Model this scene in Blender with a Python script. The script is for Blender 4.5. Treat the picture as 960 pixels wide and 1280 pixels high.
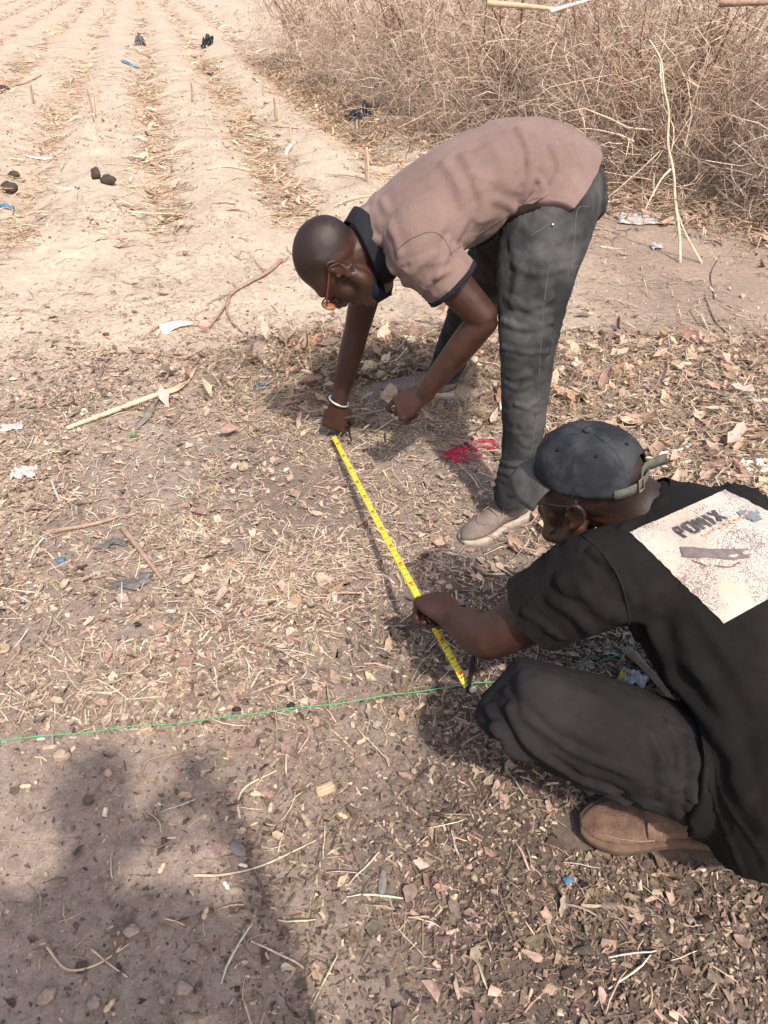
import bpy, bmesh, math, random
import numpy as np
from mathutils import Vector, Matrix, noise
from mathutils.bvhtree import BVHTree

random.seed(7); rng = np.random.default_rng(7)
for o in list(bpy.data.objects): bpy.data.objects.remove(o)
scene = bpy.context.scene
C = scene.collection

# ------------------------------------------------------------------ camera, world, sun, exposure
CAMZ, FPX, PITCH = 1.42, 960.0, math.radians(35.9)
cd = bpy.data.cameras.new('camera'); cam = bpy.data.objects.new('camera', cd); C.objects.link(cam)
cam.location = (0, 0, CAMZ); cam.rotation_euler = (math.pi/2 - PITCH, 0, 0)
cd.sensor_fit = 'VERTICAL'; cd.sensor_height = 36.0; cd.lens = 36.0*FPX/1280.0
cd.clip_start = 0.02; cd.clip_end = 2000
scene.camera = cam

SUNV = Vector((0.282, -0.732, 1.0)).normalized()       # towards the sun
world = bpy.data.worlds.new('World'); scene.world = world; world.use_nodes = True
wn = world.node_tree; bg = wn.nodes['Background']
sky = wn.nodes.new('ShaderNodeTexSky'); sky.sky_type = 'NISHITA'; sky.sun_disc = False
sky.sun_elevation = math.asin(SUNV.z); sky.sun_rotation = math.atan2(SUNV.x, SUNV.y)
sky.dust_density = 4.0; sky.air_density = 0.9; sky.ozone_density = 0.6
wn.links.new(sky.outputs[0], bg.inputs[0]); bg.inputs[1].default_value = 0.15
sd = bpy.data.lights.new('sun', 'SUN'); sun = bpy.data.objects.new('sun', sd); C.objects.link(sun)
sd.energy = 2.8; sd.angle = math.radians(1.5); sd.color = (1.0, 0.94, 0.86)
sun.rotation_euler = SUNV.to_track_quat('Z', 'Y').to_euler(); sun.location = SUNV*30
scene.view_settings.view_transform = 'Standard'; scene.view_settings.look = 'None'
scene.view_settings.gamma = 1.0; scene.view_settings.exposure = 0.90

CT, ST = math.cos(PITCH), math.sin(PITCH)
def ray(px, py):
    u, v = (px-480)/FPX, (py-640)/FPX
    return Vector((u, CT - v*ST, -ST - v*CT))
def WY(px, py, Y):                 # point on a pixel's line of sight at distance Y ahead
    d = ray(px, py); return Vector((0, 0, CAMZ)) + d*(Y/d.y)
def WT(px, py, t): return Vector((0, 0, CAMZ)) + ray(px, py)*t
def WZ(px, py, z=0.0):             # ... at height z
    d = ray(px, py); return Vector((0, 0, CAMZ)) + d*((z-CAMZ)/d.z)
def to_px(x, y, z):
    dz = CAMZ - z; dep = y*CT + dz*ST; dn = -y*ST + dz*CT
    dep = np.maximum(dep, 1e-3)
    return 480 + x/dep*FPX, 640 + dn/dep*FPX, dep

# ------------------------------------------------------------------ numpy noise
def _h(ix, iy, s):
    n = (ix.astype(np.int64)*374761393 + iy.astype(np.int64)*668265263 + s*974634211) & 0x7fffffff
    n = ((n ^ (n >> 13))*1274126177) & 0x7fffffff
    return ((n ^ (n >> 16)) & 0xffff)/65535.0
def vnoise(x, y, s=0):
    ix = np.floor(x); iy = np.floor(y); fx = x-ix; fy = y-iy
    fx = fx*fx*(3-2*fx); fy = fy*fy*(3-2*fy)
    a = _h(ix, iy, s); b = _h(ix+1, iy, s); c = _h(ix, iy+1, s); d = _h(ix+1, iy+1, s)
    return (a*(1-fx)+b*fx)*(1-fy) + (c*(1-fx)+d*fx)*fy
def fbm(x, y, o=4, s=0):
    r = 0; a = 0.5
    for i in range(o): r = r + a*(vnoise(x, y, s+i)-0.5)*2; x = x*2.03+11.7; y = y*2.03+5.3; a *= 0.5
    return r
def sstep(a, b, x):
    t = np.clip((x-a)/(b-a), 0, 1); return t*t*(3-2*t)

ALPHA = math.radians(14.7); ROW = 0.93
def row_phase(x, y):
    q = x*math.cos(ALPHA) + y*math.sin(ALPHA)
    q = q + 0.05*fbm(x*0.5, y*0.5, 2, 40)
    return (q + 0.12)/ROW                       # integer = furrow centre
def field_mask(x, y):
    edge = 4.75 + 0.35*fbm(x*0.9, y*0.3, 2, 77)
    return sstep(-0.5, 0.7, y - edge) * (1 - sstep(-0.1, 0.7, x*math.cos(ALPHA)+y*math.sin(ALPHA) - 2.05))
MC = WZ(470, 462)
def gh(x, y):
    x = np.asarray(x, float); y = np.asarray(y, float)
    fm = field_mask(x, y)
    ph = row_phase(x, y)
    rd = 0.5 - 0.5*np.cos(2*math.pi*ph)
    z = fm*(0.135*rd**0.8 - 0.03)*(0.85 + 0.4*fbm(x*1.3, y*0.7, 2, 12))
    near = 1 - sstep(8, 14, y)
    z = z + 0.02*fbm(x*0.8, y*0.8, 3, 3) + near*((0.010+0.012*fm)*fbm(x*5, y*5, 3, 5) + 0.005*fbm(x*22, y*22, 3, 9))
    z = z + 0.05*np.exp(-(((x-MC.x)/0.42)**2 + ((y-MC.y-0.05)/0.24)**2))        # low heap of swept litter
    return z
def ghs(x, y): return float(gh(np.array([x]), np.array([y]))[0])
def PG(px, py):                     # pixel -> point on the ground sheet
    p = WZ(px, py, 0.0)
    for _ in range(4): p = WZ(px, py, ghs(p.x, p.y))
    return p

# ------------------------------------------------------------------ materials
MATS = {}
def nodes_of(name):
    m = bpy.data.materials.new(name); m.use_nodes = True; MATS[name] = m
    nt = m.node_tree; return m, nt, nt.nodes['Principled BSDF']
def N(nt, t, **kw):
    n = nt.nodes.new(t)
    for k, v in kw.items():
        if k in n.inputs: n.inputs[k].default_value = v
        else: setattr(n, k, v)
    return n
def mat(name, col, rough=0.8, var=0.25, scale=18.0, bump=0.15, bscale=150.0, col2=None, spec=0.3, metal=0.0, detail=6.0, bdist=0.004, alpha=1.0, sheen=0.0):
    m, nt, b = nodes_of(name); L = nt.links
    tc = N(nt, 'ShaderNodeTexCoord')
    n1 = N(nt, 'ShaderNodeTexNoise', Scale=scale, Detail=detail, Roughness=0.6)
    L.new(tc.outputs['Object'], n1.inputs['Vector'])
    mx = N(nt, 'ShaderNodeMix', data_type='RGBA')
    c2 = col2 if col2 else tuple(c*(1-var) for c in col)
    mx.inputs[6].default_value = (*c2, 1); mx.inputs[7].default_value = (*(tuple(min(1, c*(1+var*0.6)) for c in col) if not col2 else col), 1)
    rp = N(nt, 'ShaderNodeMapRange'); rp.inputs[1].default_value = 0.32; rp.inputs[2].default_value = 0.68
    L.new(n1.outputs[0], rp.inputs[0]); L.new(rp.outputs[0], mx.inputs[0]); L.new(mx.outputs[2], b.inputs['Base Color'])
    b.inputs['Roughness'].default_value = rough; b.inputs['Specular IOR Level'].default_value = spec
    b.inputs['Metallic'].default_value = metal; b.inputs['Alpha'].default_value = alpha
    if sheen: b.inputs['Sheen Weight'].default_value = sheen; b.inputs['Sheen Roughness'].default_value = 0.5
    if bump:
        n2 = N(nt, 'ShaderNodeTexNoise', Scale=bscale, Detail=3.0)
        L.new(tc.outputs['Object'], n2.inputs['Vector'])
        bp = N(nt, 'ShaderNodeBump', Strength=bump, Distance=bdist)
        L.new(n2.outputs[0], bp.inputs['Height']); L.new(bp.outputs[0], b.inputs['Normal'])
    return m
def cloth(name, col, faded, rough=0.92, weave=900.0, fade_scale=9.0, fade=(0.42, 0.7), sheen=0.0):
    m, nt, b = nodes_of(name); L = nt.links
    tc = N(nt, 'ShaderNodeTexCoord')
    n1 = N(nt, 'ShaderNodeTexNoise', Scale=fade_scale, Detail=7.0, Roughness=0.62, Distortion=0.3)
    n3 = N(nt, 'ShaderNodeTexNoise', Scale=260.0, Detail=2.0)
    for n in (n1, n3): L.new(tc.outputs['Object'], n.inputs['Vector'])
    rp = N(nt, 'ShaderNodeMapRange'); rp.inputs[1].default_value, rp.inputs[2].default_value = fade
    L.new(n1.outputs[0], rp.inputs[0])
    mx = N(nt, 'ShaderNodeMix', data_type='RGBA'); mx.inputs[6].default_value = (*col, 1); mx.inputs[7].default_value = (*faded, 1)
    L.new(rp.outputs[0], mx.inputs[0])
    mm = N(nt, 'ShaderNodeMix', data_type='RGBA', blend_type='MULTIPLY'); mm.inputs[0].default_value = 0.22
    rr = N(nt, 'ShaderNodeMapRange'); rr.inputs[1].default_value = 0.3; rr.inputs[2].default_value = 0.7; rr.inputs[3].default_value = 0.6; rr.inputs[4].default_value = 1.25
    L.new(n3.outputs[0], rr.inputs[0]); L.new(mx.outputs[2], mm.inputs[6]); L.new(rr.outputs[0], mm.inputs[7])
    L.new(mm.outputs[2], b.inputs['Base Color'])
    b.inputs['Roughness'].default_value = rough; b.inputs['Specular IOR Level'].default_value = 0.2
    b.inputs['Sheen Weight'].default_value = sheen
    n2 = N(nt, 'ShaderNodeTexNoise', Scale=weave, Detail=1.0)
    n4 = N(nt, 'ShaderNodeTexNoise', Scale=26.0, Detail=3.0, Distortion=0.8)
    for n in (n2, n4): L.new(tc.outputs['Object'], n.inputs['Vector'])
    b1 = N(nt, 'ShaderNodeBump', Strength=0.25, Distance=0.001); b2 = N(nt, 'ShaderNodeBump', Strength=0.35, Distance=0.006)
    L.new(n4.outputs[0], b2.inputs['Height']); L.new(n2.outputs[0], b1.inputs['Height'])
    L.new(b2.outputs[0], b1.inputs['Normal']); L.new(b1.outputs[0], b.inputs['Normal'])
    return m
def litter_mat(name, rough=0.85, trans=0.25):
    m, nt, b = nodes_of(name); L = nt.links
    at = N(nt, 'ShaderNodeAttribute', attribute_name='Col')
    tc = N(nt, 'ShaderNodeTexCoord'); n1 = N(nt, 'ShaderNodeTexNoise', Scale=120.0, Detail=4.0)
    L.new(tc.outputs['Object'], n1.inputs['Vector'])
    rr = N(nt, 'ShaderNodeMapRange'); rr.inputs[1].default_value = 0.25; rr.inputs[2].default_value = 0.75; rr.inputs[3].default_value = 0.6; rr.inputs[4].default_value = 1.3
    L.new(n1.outputs[0], rr.inputs[0])
    mm = N(nt, 'ShaderNodeMix', data_type='RGBA', blend_type='MULTIPLY'); mm.inputs[0].default_value = 1.0
    L.new(at.outputs['Color'], mm.inputs[6]); L.new(rr.outputs[0], mm.inputs[7])
    L.new(mm.outputs[2], b.inputs['Base Color']); b.inputs['Roughness'].default_value = rough
    b.inputs['Specular IOR Level'].default_value = 0.2
    if trans:
        tr = N(nt, 'ShaderNodeBsdfTranslucent'); L.new(mm.outputs[2], tr.inputs[0])
        ms = N(nt, 'ShaderNodeMixShader'); ms.inputs[0].default_value = trans
        L.new(b.outputs[0], ms.inputs[1]); L.new(tr.outputs[0], ms.inputs[2])
        L.new(ms.outputs[0], nt.nodes['Material Output'].inputs[0])
    return m
litter_mat('litter'); litter_mat('twig', trans=0.0); litter_mat('crumb', rough=0.95, trans=0.0)

def ground_mat():
    m, nt, b = nodes_of('ground'); L = nt.links
    at = N(nt, 'ShaderNodeAttribute', attribute_name='Col')
    g = N(nt, 'ShaderNodeNewGeometry')
    n1 = N(nt, 'ShaderNodeTexNoise', Scale=38.0, Detail=8.0, Roughness=0.7)
    n2 = N(nt, 'ShaderNodeTexNoise', Scale=3.0, Detail=5.0, Roughness=0.6)
    n3 = N(nt, 'ShaderNodeTexVoronoi', Scale=170.0)
    for n in (n1, n2, n3): L.new(g.outputs['Position'], n.inputs['Vector'])
    r1 = N(nt, 'ShaderNodeMapRange'); r1.inputs[1].default_value = 0.3; r1.inputs[2].default_value = 0.7; r1.inputs[3].default_value = 0.68; r1.inputs[4].default_value = 1.25
    r2 = N(nt, 'ShaderNodeMapRange'); r2.inputs[1].default_value = 0.3; r2.inputs[2].default_value = 0.7; r2.inputs[3].default_value = 0.86; r2.inputs[4].default_value = 1.12
    r3 = N(nt, 'ShaderNodeMapRange'); r3.inputs[1].default_value = 0.0; r3.inputs[2].default_value = 0.9; r3.inputs[3].default_value = 1.12; r3.inputs[4].default_value = 0.8
    L.new(n1.outputs[0], r1.inputs[0]); L.new(n2.outputs[0], r2.inputs[0]); L.new(n3.outputs['Distance'], r3.inputs[0])
    m1 = N(nt, 'ShaderNodeMath', operation='MULTIPLY'); L.new(r1.outputs[0], m1.inputs[0]); L.new(r2.outputs[0], m1.inputs[1])
    m2 = N(nt, 'ShaderNodeMath', operation='MULTIPLY'); L.new(m1.outputs[0], m2.inputs[0]); L.new(r3.outputs[0], m2.inputs[1])
    mm = N(nt, 'ShaderNodeMix', data_type='RGBA', blend_type='MULTIPLY'); mm.inputs[0].default_value = 1.0
    L.new(at.outputs['Color'], mm.inputs[6]); L.new(m2.outputs[0], mm.inputs[7]); L.new(mm.outputs[2], b.inputs['Base Color'])
    b.inputs['Roughness'].default_value = 0.97; b.inputs['Specular IOR Level'].default_value = 0.1
    nb = N(nt, 'ShaderNodeTexNoise', Scale=90.0, Detail=6.0, Roughness=0.75); L.new(g.outputs['Position'], nb.inputs['Vector'])
    bp = N(nt, 'ShaderNodeBump', Strength=0.7, Distance=0.006); L.new(nb.outputs[0], bp.inputs['Height']); L.new(bp.outputs[0], b.inputs['Normal'])
ground_mat()
def skin_mat():
    m, nt, b = nodes_of('skin'); L = nt.links; tc = N(nt, 'ShaderNodeTexCoord'); at = N(nt, 'ShaderNodeAttribute', attribute_name='stubble')
    n1 = N(nt, 'ShaderNodeTexNoise', Scale=24.0, Detail=6.0, Roughness=0.6); n2 = N(nt, 'ShaderNodeTexNoise', Scale=700.0, Detail=2.0); n3 = N(nt, 'ShaderNodeTexVoronoi', Scale=420.0)
    for n in (n1, n2, n3): L.new(tc.outputs['Object'], n.inputs['Vector'])
    mx = N(nt, 'ShaderNodeMix', data_type='RGBA'); mx.inputs[6].default_value = (0.031, 0.0132, 0.0090, 1); mx.inputs[7].default_value = (0.052, 0.0225, 0.0152, 1)
    r = N(nt, 'ShaderNodeMapRange'); r.inputs[1].default_value = 0.32; r.inputs[2].default_value = 0.68; L.new(n1.outputs[0], r.inputs[0]); L.new(r.outputs[0], mx.inputs[0])
    r2 = N(nt, 'ShaderNodeMapRange'); r2.inputs[1].default_value = 0.35; r2.inputs[2].default_value = 0.62; r2.inputs[3].default_value = 0.35; r2.inputs[4].default_value = 1.0; L.new(n2.outputs[0], r2.inputs[0])
    mu = N(nt, 'ShaderNodeMath', operation='MULTIPLY'); L.new(at.outputs['Fac'], mu.inputs[0]); L.new(r2.outputs[0], mu.inputs[1])
    hx = N(nt, 'ShaderNodeMix', data_type='RGBA'); hx.inputs[7].default_value = (0.010, 0.0065, 0.0052, 1); L.new(mu.outputs[0], hx.inputs[0]); L.new(mx.outputs[2], hx.inputs[6]); L.new(hx.outputs[2], b.inputs['Base Color'])
    rr = N(nt, 'ShaderNodeMapRange'); rr.inputs[3].default_value = 0.47; rr.inputs[4].default_value = 0.55; L.new(at.outputs['Fac'], rr.inputs[0]); L.new(rr.outputs[0], b.inputs['Roughness'])
    b.inputs['Specular IOR Level'].default_value = 0.36
    b1 = N(nt, 'ShaderNodeBump', Strength=0.30, Distance=0.0012); L.new(n3.outputs['Distance'], b1.inputs['Height'])
    b2 = N(nt, 'ShaderNodeBump', Strength=0.30, Distance=0.004); L.new(n1.outputs[0], b2.inputs['Height']); L.new(b1.outputs[0], b2.inputs['Normal']); L.new(b2.outputs[0], b.inputs['Normal'])
skin_mat()
def stubble(me, c, M):
    co = getco(me); q = (co-np.array(c)) @ M
    z = sstep(0.015, 0.05, q[:, 2] - np.clip(q[:, 1], 0, 1)*0.75 + np.clip(-q[:, 1], 0, 1)*0.55)*(np.linalg.norm(q, axis=1) < 0.17)
    n = len(co); E = np.empty(len(me.edges)*2, dtype=np.int32); me.edges.foreach_get('vertices', E); E = E.reshape(-1, 2)
    deg = np.maximum(np.bincount(E.ravel(), minlength=n), 1)[:, None]
    mk_ = (sstep(0.012, 0.035, q[:, 2]+np.clip(-q[:, 1]-0.03, 0, 1)*1.2)*(np.linalg.norm(q, axis=1) < 0.17)*(np.abs(q[:, 0]) < 0.0785))[:, None]*0.9
    for _ in range(24):                # even out the skull
        A = np.zeros_like(co); np.add.at(A, E[:, 0], co[E[:, 1]]); np.add.at(A, E[:, 1], co[E[:, 0]]); co = co*(1-mk_)+(A/deg)*mk_
    setco(me, co)
    a = me.attributes.new('stubble', 'FLOAT', 'POINT'); a.data.foreach_set('value', z.astype(np.float32))
mat('skin_light', (0.11, 0.055, 0.04), rough=0.45, var=0.15, scale=30, bump=0.2, bscale=420, spec=0.45, bdist=0.001)
cloth('mauve_knit', (0.150, 0.098, 0.083), (0.190, 0.130, 0.111), fade_scale=6, sheen=0.06)
cloth('black_rib', (0.010, 0.010, 0.013), (0.018, 0.018, 0.022))
cloth('grey_denim', (0.0190, 0.0191, 0.0198), (0.074, 0.072, 0.070), fade_scale=8, fade=(0.42, 0.70), weave=700)
cloth('black_knit', (0.0046, 0.0038, 0.0039), (0.0110, 0.0086, 0.0080), fade_scale=5)
cloth('dark_trouser', (0.0105, 0.0088, 0.0094), (0.025, 0.0208, 0.0220), fade_scale=6, fade=(0.45, 0.75))
cloth('cap_navy', (0.015, 0.0165, 0.020), (0.050, 0.051, 0.054), fade_scale=18, fade=(0.42, 0.75))
cloth('cap_visor', (0.065, 0.060, 0.055), (0.11, 0.10, 0.095), fade_scale=30)
cloth('strap_green', (0.060, 0.062, 0.050), (0.11, 0.11, 0.09), fade_scale=60)
cloth('taupe_canvas', (0.135, 0.104, 0.086), (0.195, 0.155, 0.130), fade_scale=24)
cloth('red_cloth', (0.30, 0.022, 0.045), (0.42, 0.055, 0.085), fade_scale=30)
cloth('grey_cloth', (0.10, 0.095, 0.09), (0.16, 0.15, 0.14), fade_scale=30)
cloth('plain_blue_shirt', (0.06, 0.08, 0.12), (0.08, 0.10, 0.15))
cloth('blue_mask', (0.007, 0.010, 0.019), (0.010, 0.015, 0.028))
mat('boot_leather', (0.175, 0.105, 0.072), rough=0.85, bump=0.6, bscale=220, scale=30, col2=(0.080, 0.043, 0.029))
mat('sole_white', (0.36, 0.30, 0.25), rough=0.8, var=0.25, scale=40)
mat('sole_tan', (0.105, 0.062, 0.042), rough=0.85, var=0.35, scale=40)
mat('lace', (0.20, 0.15, 0.12), rough=0.9)
mat('seam_dark', (0.10, 0.065, 0.056), rough=0.95)
mat('seam_grey', (0.075, 0.074, 0.070), rough=0.95)
mat('seam_black', (0.006, 0.006, 0.006), rough=0.95)
mat('steel', (0.6, 0.6, 0.58), rough=0.35, metal=1.0, bump=0.0)
mat('silver', (0.75, 0.74, 0.70), rough=0.3, metal=0.8, bump=0.1)
mat('iron', (0.02, 0.018, 0.017), rough=0.6, var=0.4, scale=60, bump=0.4)
mat('rusty_iron', (0.13, 0.105, 0.09), rough=0.7, var=0.4, scale=60, bump=0.4)
mat('tape_yellow', (0.70, 0.585, 0.06), rough=0.45, var=0.12, scale=40, bump=0.05)
mat('tape_ink', (0.02, 0.018, 0.01), rough=0.6, bump=0)
mat('tape_red', (0.60, 0.06, 0.03), rough=0.6, bump=0)
mat('green_string', (0.07, 0.34, 0.13), rough=0.6, var=0.3, scale=200)
mat('amber_frame', (0.10, 0.030, 0.014), rough=0.25, spec=0.6, bump=0)
mat('amber_lens', (0.34, 0.14, 0.06), rough=0.12, spec=0.6, bump=0, var=0.3, scale=60)
mat('dark_frame', (0.012, 0.012, 0.013), rough=0.3, bump=0)
mat('eye_white', (0.6, 0.56, 0.5), rough=0.2, bump=0)
mat('hair', (0.010, 0.008, 0.007), rough=0.75, bump=0.6, bscale=900, bdist=0.002)
mat('black_plastic', (0.012, 0.013, 0.015), rough=0.35, spec=0.5, bump=0.5, bscale=60, bdist=0.01)
mat('clear_plastic', (0.40, 0.37, 0.34), rough=0.3, spec=0.6, var=0.2, scale=30, bump=0.6, bscale=60, bdist=0.006)
mat('white_plastic', (0.62, 0.58, 0.54), rough=0.5, var=0.2, scale=25, bump=0.4, bscale=50, bdist=0.006)
mat('blue_plastic', (0.06, 0.15, 0.26), rough=0.5, var=0.3, scale=40)
mat('orange_print', (0.65, 0.16, 0.07), rough=0.5, bump=0)
mat('dung', (0.055, 0.04, 0.032), rough=0.95, var=0.4, scale=30, bump=0.8, bscale=80, bdist=0.01)
mat('soil_clod', (0.30, 0.22, 0.17), rough=0.97, var=0.3, scale=40, bump=0.8, bscale=90, bdist=0.008)
mat('stalk', (0.48, 0.345, 0.225), rough=0.8, var=0.28, scale=30, bump=0.5, bscale=90)
mat('pale_stalk', (0.55, 0.43, 0.30), rough=0.85, var=0.42, scale=45, bump=0.5, bscale=90)
mat('bark', (0.30, 0.20, 0.145), rough=0.9, var=0.35, scale=40, bump=0.7, bscale=110)
mat('dark_bark', (0.13, 0.085, 0.065), rough=0.9, var=0.35, scale=40, bump=0.7, bscale=110)
mat('grey_chip', (0.19, 0.165, 0.145), rough=0.9, var=0.3, scale=40, bump=0.5)
mat('shell', (0.68, 0.60, 0.49), rough=0.7, var=0.2, scale=30, bump=0.4)
mat('peanut', (0.52, 0.37, 0.24), rough=0.85, var=0.25, scale=60, bump=0.8, bscale=160, bdist=0.003)
mat('terracotta', (0.40, 0.215, 0.13), rough=0.9, var=0.25, scale=20, bump=0.4)
mat('green_leaf', (0.06, 0.22, 0.06), rough=0.6, var=0.3, scale=60)
mat('packet_yellow', (0.62, 0.60, 0.12), rough=0.45, bump=0.3, bscale=60)
mat('packet_white', (0.66, 0.66, 0.62), rough=0.45, bump=0.3, bscale=60)
mat('phone_black', (0.01, 0.01, 0.01), rough=0.2, bump=0)
mat('print_ink', (0.065, 0.060, 0.062), rough=0.85, var=0.5, scale=90)
mat('print_red', (0.50, 0.22, 0.15), rough=0.85, var=0.3, scale=90)
mat('print_mauve', (0.135, 0.105, 0.105), rough=0.85, var=0.25, scale=90)
mat('print_teal', (0.13, 0.155, 0.165), rough=0.85, var=0.3, scale=90)
def print_mat():
    m, nt, b = nodes_of('print_white'); L = nt.links
    tc = N(nt, 'ShaderNodeTexCoord')
    v = N(nt, 'ShaderNodeTexVoronoi', feature='DISTANCE_TO_EDGE', Scale=190.0)
    wv = N(nt, 'ShaderNodeTexNoise', Scale=40.0, Detail=4.0)
    n1 = N(nt, 'ShaderNodeTexNoise', Scale=12.0, Detail=6.0, Roughness=0.65)
    n2 = N(nt, 'ShaderNodeTexNoise', Scale=6.0, Detail=3.0)
    mxv = N(nt, 'ShaderNodeMix', data_type='RGBA'); mxv.inputs[0].default_value = 0.04
    L.new(tc.outputs['Object'], mxv.inputs[6]); L.new(wv.outputs['Color'], mxv.inputs[7]); L.new(tc.outputs['Object'], wv.inputs['Vector'])
    L.new(mxv.outputs[2], v.inputs['Vector'])
    for n in (n1, n2): L.new(tc.outputs['Object'], n.inputs['Vector'])
    th = N(nt, 'ShaderNodeMapRange'); th.inputs[1].default_value = 0.38; th.inputs[2].default_value = 0.72; th.inputs[3].default_value = 0.0; th.inputs[4].default_value = 0.17
    L.new(n1.outputs[0], th.inputs[0])
    lt = N(nt, 'ShaderNodeMath', operation='LESS_THAN'); L.new(v.outputs['Distance'], lt.inputs[0]); L.new(th.outputs[0], lt.inputs[1])
    base = N(nt, 'ShaderNodeMix', data_type='RGBA'); base.inputs[6].default_value = (0.37, 0.275, 0.215, 1); base.inputs[7].default_value = (0.44, 0.385, 0.335, 1)
    r2 = N(nt, 'ShaderNodeMapRange'); r2.inputs[1].default_value = 0.4; r2.inputs[2].default_value = 0.6; L.new(n2.outputs[0], r2.inputs[0]); L.new(r2.outputs[0], base.inputs[0])
    mx = N(nt, 'ShaderNodeMix', data_type='RGBA'); mx.inputs[7].default_value = (0.16, 0.125, 0.11, 1)
    L.new(lt.outputs[0], mx.inputs[0]); L.new(base.outputs[2], mx.inputs[6]); L.new(mx.outputs[2], b.inputs['Base Color'])
    b.inputs['Roughness'].default_value = 0.75
    bp = N(nt, 'ShaderNodeBump', Strength=0.4, Distance=0.002); L.new(v.outputs['Distance'], bp.inputs['Height']); L.new(bp.outputs[0], b.inputs['Normal'])
print_mat()

# ------------------------------------------------------------------ object helpers
def link(o, parent=None):
    C.objects.link(o)
    if parent is not None:
        o.parent = parent
        o.matrix_parent_inverse = world_of(parent).inverted()
    return o
def world_of(o):
    m = o.matrix_basis.copy()
    if o.parent: m = world_of(o.parent) @ o.matrix_parent_inverse @ m
    return m
def tag(o, label=None, cat=None, group=None, kind=None):
    if label: o['label'] = label
    if cat: o['category'] = cat
    if group: o['group'] = group
    if kind: o['kind'] = kind
    return o
def mesh_from(name, V, F, smooth=True):
    me = bpy.data.meshes.new(name); me.from_pydata([tuple(v) for v in V], [], [tuple(int(i) for i in f) for f in F]); me.update()
    if smooth: me.polygons.foreach_set('use_smooth', [True]*len(me.polygons))
    return me
def put(name, me, m, parent=None, origin=None):
    """mesh given in world coordinates; top-level things get their origin at the base"""
    if parent is None:
        n = len(me.vertices); co = np.empty(n*3); me.vertices.foreach_get('co', co); co = co.reshape(-1, 3)
        if origin is None: origin = ((co[:, 0].min()+co[:, 0].max())/2, (co[:, 1].min()+co[:, 1].max())/2, co[:, 2].min())
        me.vertices.foreach_set('co', (co-np.array(origin)).ravel()); me.update()
    o = bpy.data.objects.new(name, me); o.data.materials.append(MATS[m] if isinstance(m, str) else m)
    if parent is None: o.location = origin
    return link(o, parent)
def empty(name, loc):
    o = bpy.data.objects.new(name, None); o.location = loc; o.empty_display_size = 0.1; C.objects.link(o); return o

class MB:
    def __init__(s): s.V = []; s.F = []
    def add(s, V, F):
        k = len(s.V); s.V += [tuple(v) for v in V]; s.F += [tuple(i+k for i in f) for f in F]; return s
    def mesh(s, name, smooth=True): return mesh_from(name, s.V, s.F, smooth)

def cr(pts, sub=4):
    """Catmull-Rom through rows of numbers"""
    P = np.array(pts, float); n = len(P)
    if n < 3 or sub <= 1:
        if n == 2 and sub > 1: t = np.linspace(0, 1, sub+1)[:, None]; return P[0]*(1-t)+P[1]*t
        return P
    E = np.vstack([2*P[0]-P[1], P, 2*P[-1]-P[-2]]); out = []
    for i in range(1, n):
        a, b, c, d = E[i-1], E[i], E[i+1], E[i+2]
        for k in range(sub):
            t = k/sub
            out.append(0.5*((2*b)+(-a+c)*t+(2*a-5*b+4*c-d)*t*t+(-a+3*b-3*c+d)*t**3))
    out.append(P[-1]); return np.array(out)
def tube(pts, rad, side=(0.02, 1, 0.03), n=16, sub=4, cap=0.6, mb=None):
    """closed lofted limb: pts, rad = scalars or (a, b) half axes, a along `side`"""
    R = [(r, r) if not hasattr(r, '__len__') else tuple(r) for r in rad]
    D = cr([tuple(p)+r for p, r in zip(pts, R)], sub)
    P, Rr = D[:, :3], np.maximum(D[:, 3:], 1e-4)
    T = np.gradient(P, axis=0); T /= np.linalg.norm(T, axis=1)[:, None]+1e-12
    sd = np.array(side, float); rings = []
    if cap:
        ex = []
        for end in (0, -1):
            sgn = -1 if end == 0 else 1
            r = Rr[end].min()*cap
            ex.append([(P[end]+T[end]*sgn*r*s, Rr[end]*c, T[end]) for s, c in ((0.5, 0.87), (0.87, 0.5), (0.985, 0.17))])
        seq = list(reversed(ex[0])) + [(P[i], Rr[i], T[i]) for i in range(len(P))] + ex[1]
    else: seq = [(P[i], Rr[i], T[i]) for i in range(len(P))]
    V = []; F = []
    for p, r, t in seq:
        a = sd - t*np.dot(sd, t)
        if np.linalg.norm(a) < 1e-3: a = np.cross(t, (0.3, 0.5, 0.8))
        a /= np.linalg.norm(a); b = np.cross(t, a)
        for k in range(n):
            th = 2*math.pi*k/n; V.append(p + a*r[0]*math.cos(th) + b*r[1]*math.sin(th))
    m = len(seq)
    for i in range(m-1):
        for k in range(n): F.append((i*n+k, i*n+(k+1) % n, (i+1)*n+(k+1) % n, (i+1)*n+k))
    F.append(tuple(reversed(range(n)))); F.append(tuple(range((m-1)*n, m*n)))
    if mb is not None: mb.add(V, F); return mb
    return V, F
def ellip(c, r, M=None, nu=18, nv=11, mb=None):
    c = np.array(c, float); V = []; F = []
    for i in range(1, nv):
        ph = math.pi*i/nv
        for k in range(nu):
            th = 2*math.pi*k/nu
            V.append((r[0]*math.sin(ph)*math.cos(th), r[1]*math.sin(ph)*math.sin(th), r[2]*math.cos(ph)))
    V.append((0, 0, r[2])); V.append((0, 0, -r[2]))
    for i in range(nv-2):
        for k in range(nu): F.append((i*nu+k, (i+1)*nu+k, (i+1)*nu+(k+1) % nu, i*nu+(k+1) % nu))
    tp, bt = len(V)-2, len(V)-1
    for k in range(nu): F.append((tp, k, (k+1) % nu)); F.append((bt, (nv-2)*nu+(k+1) % nu, (nv-2)*nu+k))
    V = np.array(V)
    if M is not None: V = V @ np.array(M).T
    V = V + c
    if mb is not None: mb.add(V, F); return mb
    return V, F
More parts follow.
